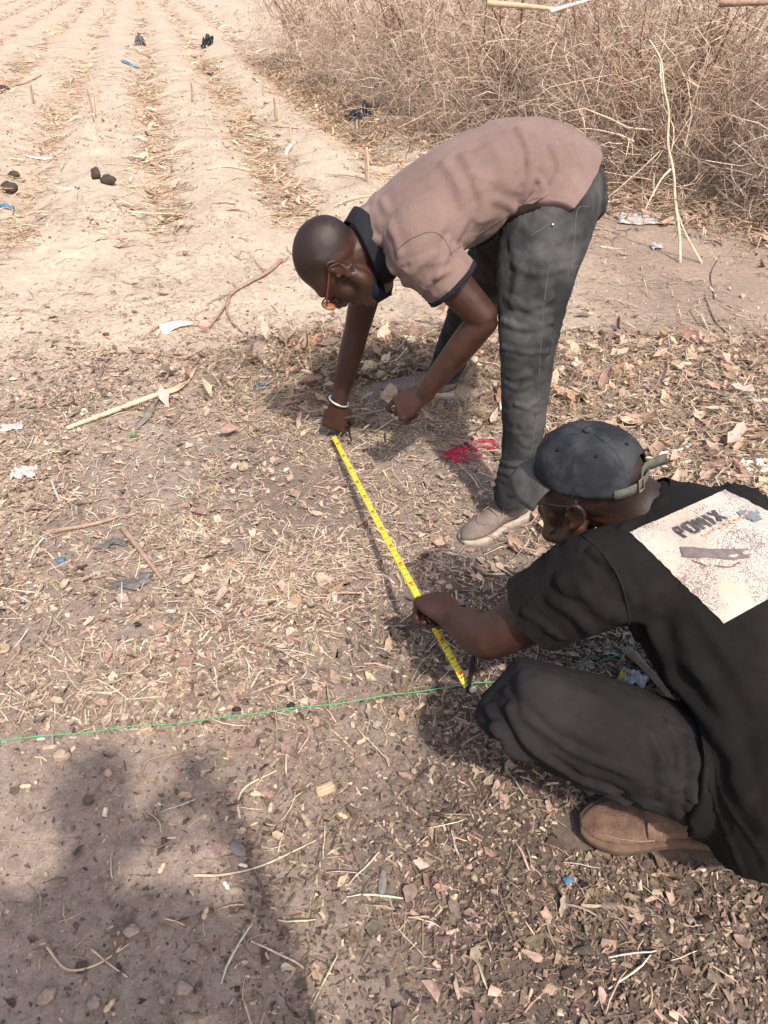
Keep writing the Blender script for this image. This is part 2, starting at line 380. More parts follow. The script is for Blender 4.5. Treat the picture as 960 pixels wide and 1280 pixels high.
def box(c, h, M=None, mb=None):
    s = [(-1,-1,-1),(1,-1,-1),(1,1,-1),(-1,1,-1),(-1,-1,1),(1,-1,1),(1,1,1),(-1,1,1)]
    V = np.array(s, float)*np.array(h)
    if M is not None: V = V @ np.array(M).T
    V = V + np.array(c, float)
    F = [(3,2,1,0),(4,5,6,7),(0,1,5,4),(1,2,6,5),(2,3,7,6),(3,0,4,7)]
    if mb is not None: mb.add(V, F); return mb
    return V, F

def remesh(mb, voxel, smooth=4, name='blob', fac=0.5, keep=1.0):
    me = mb.mesh('tmp'); o = bpy.data.objects.new('tmp', me); C.objects.link(o)
    r = o.modifiers.new('r', 'REMESH'); r.mode = 'VOXEL'; r.voxel_size = voxel; r.use_smooth_shade = True
    if smooth: s = o.modifiers.new('s', 'SMOOTH'); s.factor = fac; s.iterations = smooth
    if keep < 1: d = o.modifiers.new('d', 'DECIMATE'); d.ratio = keep
    dg = bpy.context.evaluated_depsgraph_get(); dg.update()
    out = bpy.data.meshes.new_from_object(o.evaluated_get(dg)); out.name = name
    bpy.data.objects.remove(o); bpy.data.meshes.remove(me); return out
def getco(me):
    a = np.empty(len(me.vertices)*3); me.vertices.foreach_get('co', a); return a.reshape(-1, 3)
def getno(me):
    a = np.empty(len(me.vertices)*3, dtype=np.float32); me.vertices.foreach_get('normal', a); return a.reshape(-1, 3).astype(float)
def setco(me, co): me.vertices.foreach_set('co', np.ascontiguousarray(co).ravel()); me.update()
def bvh(me):
    bm = bmesh.new(); bm.from_mesh(me); t = BVHTree.FromBMesh(bm); bm.free(); return t
CAMV = Vector((0, 0, CAMZ))
def hit(tree, px, py):
    d = ray(px, py).normalized(); loc, no, i, dist = tree.ray_cast(CAMV, d)
    if loc is None:
        best = None
        for t in np.linspace(0.6, 4.0, 60):
            r = tree.find_nearest(CAMV + d*t)
            if best is None or r[3] < best[3]: best = r
        loc, no = best[0], best[1]
    return Vector(loc), Vector(no)
def seg_dist(co, P):
    D = np.full(len(co), 1e9)
    for a, b in zip(P[:-1], P[1:]):
        ab = b-a; L = max(np.dot(ab, ab), 1e-12)
        t = np.clip(((co-a) @ ab)/L, 0, 1); d = np.linalg.norm(co-(a+t[:, None]*ab), axis=1); D = np.minimum(D, d)
    return D
def folds(me, lst, jit=0.0, seed=0):
    """each fold: (pixel polyline seen on the cloth, half width m, height m); pushed into the mesh"""
    tr = bvh(me); co = getco(me); no = getno(me); dis = np.zeros(len(co))
    for pxs, w, amp in lst:
        P = cr([tuple(hit(tr, *p)[0]) for p in pxs], 5)
        d = seg_dist(co, P)
        dis += amp*(np.exp(-(d/w)**2) - 0.45*np.exp(-((d-1.9*w)/(1.1*w))**2))
    setco(me, co + no*dis[:, None])
def wrinkle(me, scale, amp, stretch=(1, 1, 1), seed=0):
    co = getco(me); no = getno(me)
    s = np.array(stretch)*scale
    dis = np.array([noise.noise(Vector((c[0]*s[0]+seed, c[1]*s[1], c[2]*s[2]))) for c in co])
    dis += 0.5*np.array([noise.noise(Vector((c[0]*s[0]*2.1, c[1]*s[1]*2.1+seed, c[2]*s[2]*2.1))) for c in co])
    setco(me, co + no*(dis*amp)[:, None])
def crease(me, along, scale, amp, stretch=4.0, seed=0, power=5, mask=None):
    """sharp-ridged cloth creases running roughly along a direction"""
    co = getco(me); no = getno(me); a = Vector(along).normalized(); b = a.orthogonal().normalized(); c = a.cross(b)
    B = np.array([a, b, c]); q = (co @ B.T)*np.array((scale/stretch, scale, scale))
    d = np.empty(len(co))
    for i, p in enumerate(q):
        v = Vector(p); w = noise.noise(v*0.45+Vector((seed+3.3, 0, 0)))*0.9
        k = 1-abs(noise.noise(v+Vector((seed, w, w)))); m = max(0.0, 0.35+1.3*noise.noise(v*0.35+Vector((0, seed+7.7, 0))))
        d[i] = (k**power)*min(m, 1.0)
    if mask is not None: d *= mask(co)
    setco(me, co+no*(d*amp)[:, None])
def drape(me, tree, gap):
    """push cloth out of what it covers, with the push spread smoothly over its neighbours"""
    n = len(me.vertices); D = np.zeros((n, 3))
    for i, v in enumerate(me.vertices):
        r = tree.find_nearest(v.co, 0.06)
        if r[0] is None: continue
        sd_ = (v.co-r[0]).dot(r[1])
        if sd_ < gap: D[i] = np.array(r[1])*(gap-sd_)
    E = np.empty(len(me.edges)*2, dtype=np.int32); me.edges.foreach_get('vertices', E); E = E.reshape(-1, 2)
    deg = np.maximum(np.bincount(E.ravel(), minlength=n), 1)[:, None]
    for _ in range(14):
        A = np.zeros_like(D); np.add.at(A, E[:, 0], D[E[:, 1]]); np.add.at(A, E[:, 1], D[E[:, 0]]); D = 0.4*D+0.6*A/deg
    setco(me, getco(me)+D*1.25)
def cut(me, co, nrm, keep_center=None, radius=None, band=0.0, bandname=None):
    """open the mesh along a plane (outer side removed); optionally split off a band next to the edge"""
    bm = bmesh.new(); bm.from_mesh(me); co = Vector(co); nrm = Vector(nrm).normalized()
    def sel(margin):
        c = Vector(keep_center) if keep_center is not None else co
        vs = set(v for v in bm.verts if radius is None or (v.co-c).length < radius)
        fs = [f for f in bm.faces if all(v in vs for v in f.verts)]
        es = set(e for f in fs for e in f.edges); vv = set(v for f in fs for v in f.verts)
        return list(vv)+list(es)+fs
    bmesh.ops.bisect_plane(bm, geom=sel(0), plane_co=co, plane_no=nrm, clear_outer=True, dist=1e-5)
    bandme = None
    if band:
        bmesh.ops.bisect_plane(bm, geom=sel(0), plane_co=co-nrm*band, plane_no=nrm, clear_outer=False, dist=1e-5)
        c = Vector(keep_center) if keep_center is not None else co
        bf = [f for f in bm.faces if (f.calc_center_median()-co).dot(nrm) > -band-1e-5 and (f.calc_center_median()-co).dot(nrm) < 1e-4 and (radius is None or (f.calc_center_median()-c).length < radius)]
        idx = {}; V = []; F = []
        for f in bf:
            t = []
            for v in f.verts:
                if v not in idx: idx[v] = len(V); V.append(v.co.copy())
                t.append(idx[v])
            F.append(t)
        bandme = mesh_from(bandname or 'band', V, F)
        bmesh.ops.delete(bm, geom=bf, context='FACES')
    loose = [v for v in bm.verts if not v.link_faces]; bmesh.ops.delete(bm, geom=loose, context='VERTS')
    # drop islands left outside
    bm.to_mesh(me); bm.free(); me.update()
    return bandme
def biggest(me):
    bm = bmesh.new(); bm.from_mesh(me); seen = set(); isl = []
    for v in bm.verts:
        if v in seen: continue
        st = [v]; seen.add(v); g = []
        while st:
            a = st.pop(); g.append(a)
            for e in a.link_edges:
                b = e.other_vert(a)
                if b not in seen: seen.add(b); st.append(b)
        isl.append(g)
    isl.sort(key=len, reverse=True)
    for g in isl[1:]: bmesh.ops.delete(bm, geom=g, context='VERTS')
    bm.to_mesh(me); bm.free(); me.update()
def solid(o, th, off=-1.0):
    s = o.modifiers.new('solid', 'SOLIDIFY'); s.thickness = th; s.offset = off; return o
def surf_line(name, tree, pxs, r, m, parent, lift=0.0005, sub=8, close=False, dash=None):
    pl = cr(pxs, sub); pts = []
    for p in pl:
        h, n = hit(tree, *p); pts.append(h + n*lift)
    mb = MB()
    if dash:
        for i in range(0, len(pts)-1, 2): tube([pts[i], pts[i+1]], [r, r], n=6, sub=1, cap=0, mb=mb)
    else: tube(pts, [r]*len(pts), n=6, sub=1, cap=0, mb=mb)
    return put(name, mb.mesh(name), m, parent)

# ------------------------------------------------------------------ the ground (one sheet to the horizon)
def lines(*segs):
    out = [segs[0][0]]
    for a, b, st in segs:
        n = max(1, int(round((b-a)/st))); out += list(np.linspace(a, b, n+1)[1:])
    return np.array(out)
gx = lines((-400, -60, 34), (-60, -15, 3), (-15, -3.2, 0.11), (-3.2, 3.4, 0.048), (3.4, 9, 0.2), (9, 60, 4), (60, 400, 34))
gy = lines((-60, -3, 6), (-3, 0.3, 0.15), (0.3, 5.2, 0.042), (5.2, 12, 0.075), (12, 30, 0.13), (30, 60, 0.6), (60, 700, 40))
X, Y = np.meshgrid(gx, gy); Z = gh(X, Y)
V = np.stack([X, Y, Z], -1).reshape(-1, 3); nx, ny = len(gx), len(gy)
ii = np.arange(nx-1)[None, :] + np.arange(ny-1)[:, None]*nx
F = np.stack([ii, ii+1, ii+1+nx, ii+nx], -1).reshape(-1, 4)
def fast_mesh(name, V, F, col=None, smooth=False):
    me = bpy.data.meshes.new(name); me.vertices.add(len(V)); me.vertices.foreach_set('co', np.ascontiguousarray(V, dtype=np.float32).ravel())
    k = F.shape[1]; me.loops.add(F.size); me.loops.foreach_set('vertex_index', F.astype(np.int32).ravel())
    me.polygons.add(len(F)); me.polygons.foreach_set('loop_start', np.arange(0, F.size, k, dtype=np.int32))
    try: me.polygons.foreach_set('loop_total', np.full(len(F), k, dtype=np.int32))
    except Exception: pass
    if smooth: me.polygons.foreach_set('use_smooth', np.ones(len(F), dtype=bool))
    me.update(calc_edges=True)
    if col is not None:
        a = me.color_attributes.new('Col', 'FLOAT_COLOR', 'POINT')
        c4 = np.ones((len(V), 4), dtype=np.float32); c4[:, :3] = col; a.data.foreach_set('color', c4.ravel())
    return me
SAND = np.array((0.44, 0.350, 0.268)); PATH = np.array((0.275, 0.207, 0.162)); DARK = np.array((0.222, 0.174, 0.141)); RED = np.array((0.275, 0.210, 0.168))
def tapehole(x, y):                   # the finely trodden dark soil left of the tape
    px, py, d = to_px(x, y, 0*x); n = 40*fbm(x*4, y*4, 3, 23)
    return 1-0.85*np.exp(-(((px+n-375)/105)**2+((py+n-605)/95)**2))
def ground_col(x, y):
    px, py, dep = to_px(x, y, 0*x)
    n = fbm(x*2.2, y*2.2, 4, 21); n2 = fbm(x*7, y*7, 3, 31)
    s = sstep(2.2, 3.7, y + 0.5*n + 0.12*n2)
    rt = sstep(0.5, 1.3, x + 0.3*n)*(1-sstep(5.2, 6.4, y))*sstep(2.7, 3.3, y)
    c = DARK[None, :]*(1-s)[:, None] + SAND[None, :]*s[:, None]
    c = c*(1-rt[:, None]) + PATH*rt[:, None]
    bl = (1-sstep(-0.45, -0.05, x - 0.25*(1.3-y) + 0.15*n))*(1-sstep(1.15, 1.6, y+0.2*n))     # bare reddish soil
    c = c*(1-bl[:, None]) + RED*bl[:, None]
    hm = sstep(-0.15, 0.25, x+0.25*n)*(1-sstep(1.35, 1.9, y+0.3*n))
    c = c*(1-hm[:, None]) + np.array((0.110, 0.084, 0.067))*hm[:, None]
    lm = (1-sstep(-1.0, -0.3, x+0.5*n))*sstep(1.2, 1.7, y)*(1-s)*0.55*np.clip(0.9+1.2*n, 0, 1.2)
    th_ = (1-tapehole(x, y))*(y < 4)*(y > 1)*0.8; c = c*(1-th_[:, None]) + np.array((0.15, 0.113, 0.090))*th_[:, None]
    c = c*(1-lm[:, None]) + np.array((0.36, 0.285, 0.23))*lm[:, None]
    f = field_mask(x, y)*(0.5+0.5*np.cos(2*math.pi*row_phase(x, y)))**2*(0.42+0.3*n)      # fine chaff gathered in the furrows
    c = c*(1-f[:, None]) + np.array((0.42, 0.31, 0.22))*f[:, None]
    return c*(1 + 0.14*n2 + 0.1*n)[:, None]
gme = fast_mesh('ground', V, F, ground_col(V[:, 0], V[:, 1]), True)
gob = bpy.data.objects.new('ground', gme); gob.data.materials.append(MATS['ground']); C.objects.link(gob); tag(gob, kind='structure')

# ------------------------------------------------------------------ people: shared builders
def frame(up, fwd):
    u = Vector(up).normalized(); f = Vector(fwd); f = (f - u*f.dot(u)).normalized(); l = u.cross(f)   # l = the person's left
    return np.array([[-l.x, f.x, u.x], [-l.y, f.y, u.y], [-l.z, f.z, u.z]])      # columns: right, forward, up
def head(mb, c, M, s=1.0):
    c = np.array(c)
    def w(p): return c + M @ (np.array(p, float)*s)
    E = lambda p, r: ellip(w(p), tuple(q*s for q in r), M, 22, 14, mb)
    T = lambda pts, rad, **k: tube([w(p) for p in pts], [r*s if not hasattr(r, '__len__') else tuple(q*s for q in r) for r in rad], side=M[:, 0], mb=mb, **k)
    E((0, -0.016, 0.046), (0.0765, 0.099, 0.084)); E((0, 0.012, 0.018), (0.071, 0.083, 0.075))
    E((0, 0.030, -0.030), (0.058, 0.062, 0.080)); E((0, 0.062, -0.078), (0.038, 0.030, 0.034))
    for k in (-1, 1):
        T([(k*0.060, -0.004, -0.035), (k*0.054, 0.012, -0.072), (k*0.026, 0.070, -0.101)], [0.020, 0.022, 0.020])
        T([(k*0.008, 0.094, 0.026), (k*0.030, 0.088, 0.030), (k*0.055, 0.064, 0.024)], [0.009, 0.010, 0.008], n=10)
        E((k*0.034, 0.046, -0.028), (0.028, 0.029, 0.040)); E((k*0.031, 0.073, 0.006), (0.015, 0.013, 0.013))
        E((k*0.015, 0.099, -0.036), (0.011, 0.012, 0.010))
        # ear: rim, lobe, bowl
        pts = []
        for a in np.linspace(-1.9, 2.6, 9): pts.append((k*(0.080+0.008*math.sin(max(0, a))), -0.012-0.018*math.cos(a-0.4)*1.0, 0.004+0.029*math.sin(a)))
        T(pts, [0.0055]*9, n=8)
        E((k*0.076, -0.008, 0.002), (0.006, 0.013, 0.024)); E((k*0.079, -0.004, -0.026), (0.006, 0.008, 0.010))
        E((k*0.079, 0.006, -0.002), (0.005, 0.005, 0.007))
    T([(0, 0.092, 0.020), (0, 0.103, -0.006), (0, 0.113, -0.028)], [0.008, 0.011, 0.014], n=12)
    E((0, 0.091, -0.058), (0.024, 0.010, 0.008)); E((0, 0.089, -0.071), (0.022, 0.010, 0.009)); E((0, 0.078, -0.100), (0.020, 0.016, 0.014))
    return w
def hand(mb, wrist, d, n, left, flex, thumb=((0.55, 0.65, 0.35), (0.75, 0.1, 0.6)), s=1.0, spread=0.0):
    w = np.array(wrist, float); d = np.array(d, float); d /= np.linalg.norm(d)
    n = np.array(n, float); n = n - d*np.dot(n, d); n /= np.linalg.norm(n)
    sd = np.cross(n, d) if left else np.cross(d, n)
    P = lambda a, b, c: w + (d*a + sd*b + n*c)*s
    tube([P(-0.02, 0, 0), P(0.012, 0, 0), P(0.05, 0.002, 0), P(0.088, 0.002, 0)], [(0.027*s, 0.020*s), (0.029*s, 0.020*s), (0.041*s, 0.0175*s), (0.040*s, 0.014*s)], side=sd, mb=mb, cap=0.5)
    offs = [0.0318, 0.0108, -0.0102, -0.0300]; ln = [(0.044, 0.026, 0.021), (0.049, 0.030, 0.022), (0.046, 0.028, 0.021), (0.036, 0.021, 0.019)]
    for i in range(4):
        p = P(0.088 - (0.006 if i == 3 else 0) , offs[i], 0); q = P(0.06, offs[i]*0.9, 0); a = 0; pts = [q, p]; rad = [0.0085*s, 0.0094*s]; ellip(p-n*0.004*s, (0.0088*s,)*3, None, 10, 8, mb)
        fx = flex[i] if hasattr(flex[0], '__len__') else flex
        for j in range(3):
            a += math.radians(fx[j]); dr = d*math.cos(a)+n*math.sin(a)+sd*spread*(1.5-i)*0.1
            mid = p + dr*ln[i][j]*s*0.5; p = p + dr*ln[i][j]*s; pts += [mid, p]; rad += [(0.0078-0.0006*j)*s, (0.0085-0.0011*j)*s]
        tube(pts, rad, n=10, sub=3, mb=mb, cap=0.9)
    b = P(0.018, 0.022, 0.006); k1 = d*thumb[0][0]+sd*thumb[0][1]+n*thumb[0][2]; k1 /= np.linalg.norm(k1)
    k2 = d*thumb[1][0]+sd*thumb[1][1]+n*thumb[1][2]; k2 /= np.linalg.norm(k2)
    t1 = b+k1*0.045*s; t2 = t1+(k1*0.4+k2*0.6)*0.032*s; t3 = t2+k2*0.026*s
    tube([P(0.0, 0.010, 0.0), b, t1, t2, t3], [0.014*s, 0.0165*s, 0.0125*s, 0.0105*s, 0.0085*s], n=12, sub=3, mb=mb, cap=0.9)
    return dict(knuckle=P(0.088, 0, 0), grip=P(0.075, 0.0, 0.030), sd=sd, d=d, n=n, tip=p, thumb=t3, P=P)
def shoe(root, name, heel, toe, up, L, m_up, m_sole, label, boot=False):
    """heel, toe = ground contact points of the sole; parts: upper (body), sole, laces"""
    h = np.array(heel, float); f = np.array(toe, float)-h; f /= np.linalg.norm(f); u = np.array(up, float); u -= f*np.dot(u, f); u /= np.linalg.norm(u)
    sd = np.cross(u, f); Wp = lambda x, y, z: h + f*x*L + sd*y*L + u*z*L
    prof = [(0.0, 0.05), (0.03, 0.105), (0.12, 0.125), (0.3, 0.118), (0.5, 0.135), (0.68, 0.172), (0.82, 0.165), (0.93, 0.11), (0.985, 0.05)]
    def outline(e):
        D = cr([(x, w+e) for x, w in prof], 4); D = [(max(-e, x - e*0.6) if i < 4 else x+e*(i/len(D)), w) for i, (x, w) in enumerate(D)]
        return [(x, -w-0.015*math.sin(math.pi*x)) for x, w in D] + [(x, w-0.015*math.sin(math.pi*x)) for x, w in reversed(D)]
    mb = MB()
    hts = [(0.01, 0.20, 0.045), (0.06, 0.27, 0.085), (0.15, 0.285, 0.105), (0.28, 0.27, 0.105), (0.42, 0.275, 0.112), (0.55, 0.235, 0.125), (0.68, 0.185, 0.145), (0.82, 0.150, 0.135), (0.93, 0.115, 0.095), (0.985, 0.075, 0.045)]
    if boot: hts = [(x, z*(1.05 if x < 0.35 else (0.78 if x < 0.6 else 0.66)), w) for x, z, w in hts]
    pts = [Wp(x, -0.010*math.sin(math.pi*x), z*0.5+0.03) for x, z, w in hts]; rad = [(w*1.05*L, z*0.5*L) for x, z, w in hts]
    tube(pts, rad, side=sd, n=20, mb=mb, cap=0.5)
    if boot: tube([Wp(0.14, 0, 0.2), Wp(0.10, 0, 0.55)], [(0.125*L, 0.16*L), (0.13*L, 0.155*L)], side=sd, n=18, mb=mb)
    me = remesh(mb, 0.005, 5, name); up_o = put('shoe_upper', me, m_up, root); 
    sh = up_o; sh.name = name
    ou = outline(0.012); k = len(ou); V = []; F = []
    for z, sc in ((0.0, 0.97), (0.012, 1.0), (0.055, 1.0), (0.066, 0.975), (0.066, 0.6)):
        for (x, y) in ou: V.append(Wp(0.5+(x-0.5)*sc, y*sc, z + (0.02*max(0, x-0.8)*5)**1.5))
    for r in range(4):
        for i in range(k): F.append((r*k+i, r*k+(i+1) % k, (r+1)*k+(i+1) % k, (r+1)*k+i))
    F.append(tuple(reversed(range(k))))
    put('sole', mesh_from('sole', V, F), m_sole, sh)
    return sh, Wp

def person(name, loc, label, group=None):
    r = empty(name, loc); tag(r, label, 'person', group); return r

# ------------------------------------------------------------------ the man bending over
SH = dict(heelN=PG(661, 640), toeN=PG(577, 680), heelF=PG(566, 494), toeF=PG(474, 492))
S = person('person', (SH['heelN']+SH['heelF'])/2, 'man in mauve polo shirt and grey jeans bending over with both hands low')
ankN = SH['heelN'] + (SH['toeN']-SH['heelN'])*0.2 + Vector((0, 0, 0.10))
ankF = SH['heelF'] + (SH['toeF']-SH['heelF'])*0.2 + Vector((0, 0, 0.10))
hipN, hipF = WY(690, 268, 2.13), WY(652, 262, 2.36)
s_sh_n, s_sh_f = WY(522, 308, 2.03), WY(474, 292, 2.37)
s_el_n, s_wr_n = WY(606, 398, 2.0), WY(530, 492, 2.05)
s_el_f, s_wr_f = WY(447, 408, 2.42), WY(423, 504, 2.41)
hc = WY(424, 328, 2.12)
HM = frame((-0.965, -0.03, 0.25), (-0.25, 0.04, -0.965))
mb = MB()
hw = head(mb, hc, HM, 1.06)
nb = WY(476, 296, 2.19)
tube([hc + (nb-hc)*0.22, hc + (nb-hc)*0.6, nb, WY(510, 285, 2.2)], [(0.060, 0.064), (0.060, 0.063), (0.066, 0.068), (0.09, 0.08)], n=18, mb=mb)
tube([WY(505, 285, 2.2), WY(580, 243, 2.22), WY(650, 225, 2.24), WY(700, 240, 2.25)], [(0.13, 0.09), (0.135, 0.10), (0.12, 0.09), (0.13, 0.09)], mb=mb)
for a, e, w_, k in ((s_sh_n, s_el_n, s_wr_n, 1), (s_sh_f, s_el_f, s_wr_f, 0)):
    ae = a.lerp(e, 0.45); ew = e.lerp(w_, 0.3)
    tube([a, ae, e], [0.060, 0.053, 0.043], mb=mb)
    tube([e, ew, e.lerp(w_, 0.7), w_], [0.042, (0.045, 0.041), 0.034, (0.029, 0.025)], mb=mb)
tube([WY(560, 260, 2.12), s_sh_n], [0.08, 0.062], mb=mb); tube([WY(530, 270, 2.28), s_sh_f], [0.08, 0.062], mb=mb)
for hp, an, kn in ((hipN, ankN, WY(660, 425, 1.97)), (hipF, ankF, WY(603, 365, 2.55))):
    tube([hp, kn, an], [0.08, 0.05, 0.037], mb=mb); 
for an, he, to in ((ankN, SH['heelN'], SH['toeN']), (ankF, SH['heelF'], SH['toeF'])):
    f = (to-he).normalized(); tube([an, he+f*0.075+Vector((0, 0, .045)), he+f*0.16+Vector((0, 0, .036))], [0.036, 0.026, 0.02], mb=mb)
gl = hand(mb, s_wr_n, (-0.72, 0.22, -0.64), (0.10, 0.62, -0.75), True, [(18, 38, 20), (42, 58, 30), (52, 66, 35), (58, 70, 35)], thumb=((0.75, 0.5, 0.45), (0.85, -0.05, 0.5)), s=1.12)
gr = hand(mb, s_wr_f, (-0.22, -0.02, -0.97), (0.22, 0.95, 0.1), False, (62, 92, 45), thumb=((0.7, 0.5, 0.35), (0.7, -0.25, 0.6)), s=1.12)
me = remesh(mb, 0.0040, 5, 'body', keep=0.34); stubble(me, hc, HM); sb = put('body', me, 'skin', S)
# jeans
T1 = Vector((0.02, 1, 0.0)); mb = MB()
tube([WY(675, 212, 2.25), WY(705, 228, 2.25), WY(712, 262, 2.23)], [(0.150, 0.075), (0.158, 0.100), (0.165, 0.10)], side=T1, n=26, mb=mb)
ellip(WY(712, 244, 2.17), (0.085, 0.085, 0.095), None, 18, 12, mb); ellip(WY(698, 236, 2.33), (0.085, 0.085, 0.095), None, 18, 12, mb)
kn = WY(657, 425, 1.97)
tube([WY(700, 245, 2.15), WY(680, 300, 2.09), WY(669, 350, 2.03), WY(660, 425, 1.97), WY(656, 500, 1.93), WY(652, 560, 1.91), WY(643, 612, 1.89), WY(640, 640, 1.885)],
     [(0.105, 0.113), (0.105, 0.118), (0.092, 0.103), (0.072, 0.078), (0.062, 0.066), (0.054, 0.056), (0.056, 0.059), (0.057, 0.060)], side=T1, n=24, mb=mb)
tube([WY(672, 250, 2.34), WY(635, 310, 2.43), WY(603, 362, 2.54), WY(580, 408, 2.64), WY(557, 462, 2.76), WY(550, 485, 2.79)],
     [(0.105, 0.11), (0.105, 0.11), (0.080, 0.085), (0.070, 0.072), (0.063, 0.063), (0.063, 0.063)], side=T1, n=24, mb=mb)
me = remesh(mb, 0.006, 5, 'jeans')
fl = []
rr = random.Random(4)
for y in (436, 447, 468, 480, 503, 512, 538, 552):
    x0 = 624+rr.uniform(-2, 10); x1 = 686-rr.uniform(-2, 26) - (y-430)*0.06
    if rr.random() < 0.5: x0 += rr.uniform(0, 22)
    fl.append(([(x0, y+rr.uniform(-3, 3)), ((x0+x1)/2, y+rr.uniform(3, 9)), (x1, y+rr.uniform(-3, 4))], 0.0062, rr.uniform(0.0005, 0.0045)))
for y in (575, 588, 600, 610): fl.append(([(618, y), (645, y+7), (672, y-2)], 0.0065, 0.006))
fl += [([(640, 330), (670, 342), (705, 335)], 0.009, 0.004), ([(632, 372), (660, 385), (690, 372)], 0.009, 0.005), ([(628, 400), (655, 410), (690, 402)], 0.008, 0.005),
       ([(655, 285), (690, 300), (722, 290)], 0.010, 0.003), ([(566, 430), (580, 440), (590, 436)], 0.008, 0.005), ([(640, 300), (648, 340), (640, 380)], 0.012, 0.005)]
folds(me, fl); wrinkle(me, 14, 0.002, (1, 1, 1.4), 8)
crease(me, (0.9, 0.3, 0.35), 44, 0.0034, 2.4, 5, 6); crease(me, (0.8, 0.2, -0.5), 30, 0.0045, 3.5, 15, 7)
cut(me, WY(641, 624, 1.887), (-0.02, -0.05, -1), radius=0.14)
cut(me, WY(553, 478, 2.785), (-0.15, 0.15, -1), radius=0.12)
cut(me, WY(668, 212, 2.25), (WY(668, 212, 2.25)-WY(700, 226, 2.25)), radius=0.22)
biggest(me)
jeans = put('jeans', me, 'grey_denim', S)
tr = bvh(me); jeans_tree = tr
surf_line('outseam', tr, [(694, 262), (688, 320), (680, 380), (676, 430), (672, 500), (664, 560), (654, 615)], 0.0012, 'seam_grey', jeans, 0.0)
surf_line('front_pocket', tr, [(662, 296), (680, 284), (692, 279)], 0.0012, 'seam_grey', jeans, 0.0)
surf_line('back_pocket', tr, [(737, 258), (722, 262), (718, 300), (713, 335), (724, 332)], 0.0012, 'seam_grey', jeans, 0.0)
p, n_ = hit(tr, 691, 281); mb = MB(); ellip(p+n_*0.001, (0.004, 0.004, 0.004), None, 10, 6, mb); put('rivet', mb.mesh('rivet'), 'steel', jeans)

# polo shirt
mb = MB()
tube([WY(737, 262, 2.25), WY(703, 232, 2.25), WY(648, 217, 2.24), WY(585, 240, 2.22), WY(530, 266, 2.2), WY(488, 286, 2.19), WY(460, 300, 2.18)],
     [(0.180, 0.112), (0.188, 0.128), (0.187, 0.137), (0.187, 0.138), (0.182, 0.122), (0.135, 0.096), (0.078, 0.080)], side=T1, n=28, mb=mb)
dN = (s_el_n-s_sh_n).normalized(); dF = (s_el_f-s_sh_f).normalized()
for a, d_, c0 in ((s_sh_n, dN, WY(565, 268, 2.12)), (s_sh_f, dF, WY(540, 262, 2.3))):
    tube([c0, a - d_*0.01, a+d_*0.10, a+d_*0.24], [(0.095, 0.10), (0.088, 0.092), (0.078, 0.090), (0.076, 0.088)], side=(0, 0, 1) if abs(d_.z) < 0.6 else (1, 0, 0), n=22, mb=mb)
me = remesh(mb, 0.007, 6, 'polo_shirt')
folds(me, [([(455, 262), (470, 300), (492, 340)], 0.010, 0.006), ([(478, 250), (490, 290), (500, 318)], 0.011, 0.005),
    ([(556, 205), (575, 235), (580, 275), (566, 310)], 0.014, 0.006), ([(580, 195), (600, 235), (604, 270), (590, 300)], 0.014, 0.0045),
    ([(648, 160), (662, 190), (664, 225), (655, 250)], 0.010, 0.008), ([(690, 185), (700, 210), (690, 232), (668, 262)], 0.009, 0.008),
    ([(672, 222), (680, 240), (672, 262)], 0.007, 0.007), ([(620, 250), (640, 258), (650, 275)], 0.010, 0.006), ([(700, 170), (716, 195), (722, 215)], 0.012, 0.005),
    ([(505, 355), (520, 335), (545, 318)], 0.010, 0.006), ([(525, 368), (540, 350), (560, 338)], 0.008, 0.006),
    ([(560, 300), (556, 322), (546, 345)], 0.008, 0.006), ([(600, 305), (630, 285), (655, 268)], 0.009, -0.006), ([(610, 175), (630, 205), (634, 235)], 0.016, 0.003)])
wrinkle(me, 9, 0.003, (1, 0.6, 1.0), 3)
crease(me, WY(660, 262, 2.05)-WY(560, 300, 2.05), 24, 0.008, 4.0, 9, 7); crease(me, (0.2, 0.5, 0.8), 20, 0.006, 3.5, 19, 7)
drape(me, jeans_tree, 0.009)
cuffN = cut(me, WY(569, 357, 1.99), dN, radius=0.19, band=0.013, bandname='sleeve_band')
cuffF = cut(me, s_sh_f+dF*0.17, dF, radius=0.15, band=0.013, bandname='sleeve_band')
hp = WY(739, 224, 2.1); hn = (WY(668, 284, 2.1)-hp).cross(Vector((0, 1, 0)));  hn = hn if hn.x > 0 else -hn
cut(me, hp, hn)
biggest(me)
shirt = put('polo_shirt', me, 'mauve_knit', S)
for b_ in (cuffN, cuffF):
    if b_ and len(b_.vertices): solid(put('sleeve_band', b_, 'black_rib', shirt), 0.005, 0.2)
tr = bvh(me)
surf_line('shoulder_seam', tr, [(566, 322), (556, 300), (540, 290), (515, 298), (494, 314)], 0.0014, 'seam_dark', shirt, 0.0)
surf_line('side_seam', tr, [(562, 318), (590, 298), (625, 276), (655, 255), (676, 246)], 0.0012, 'seam_dark', shirt, 0.0)
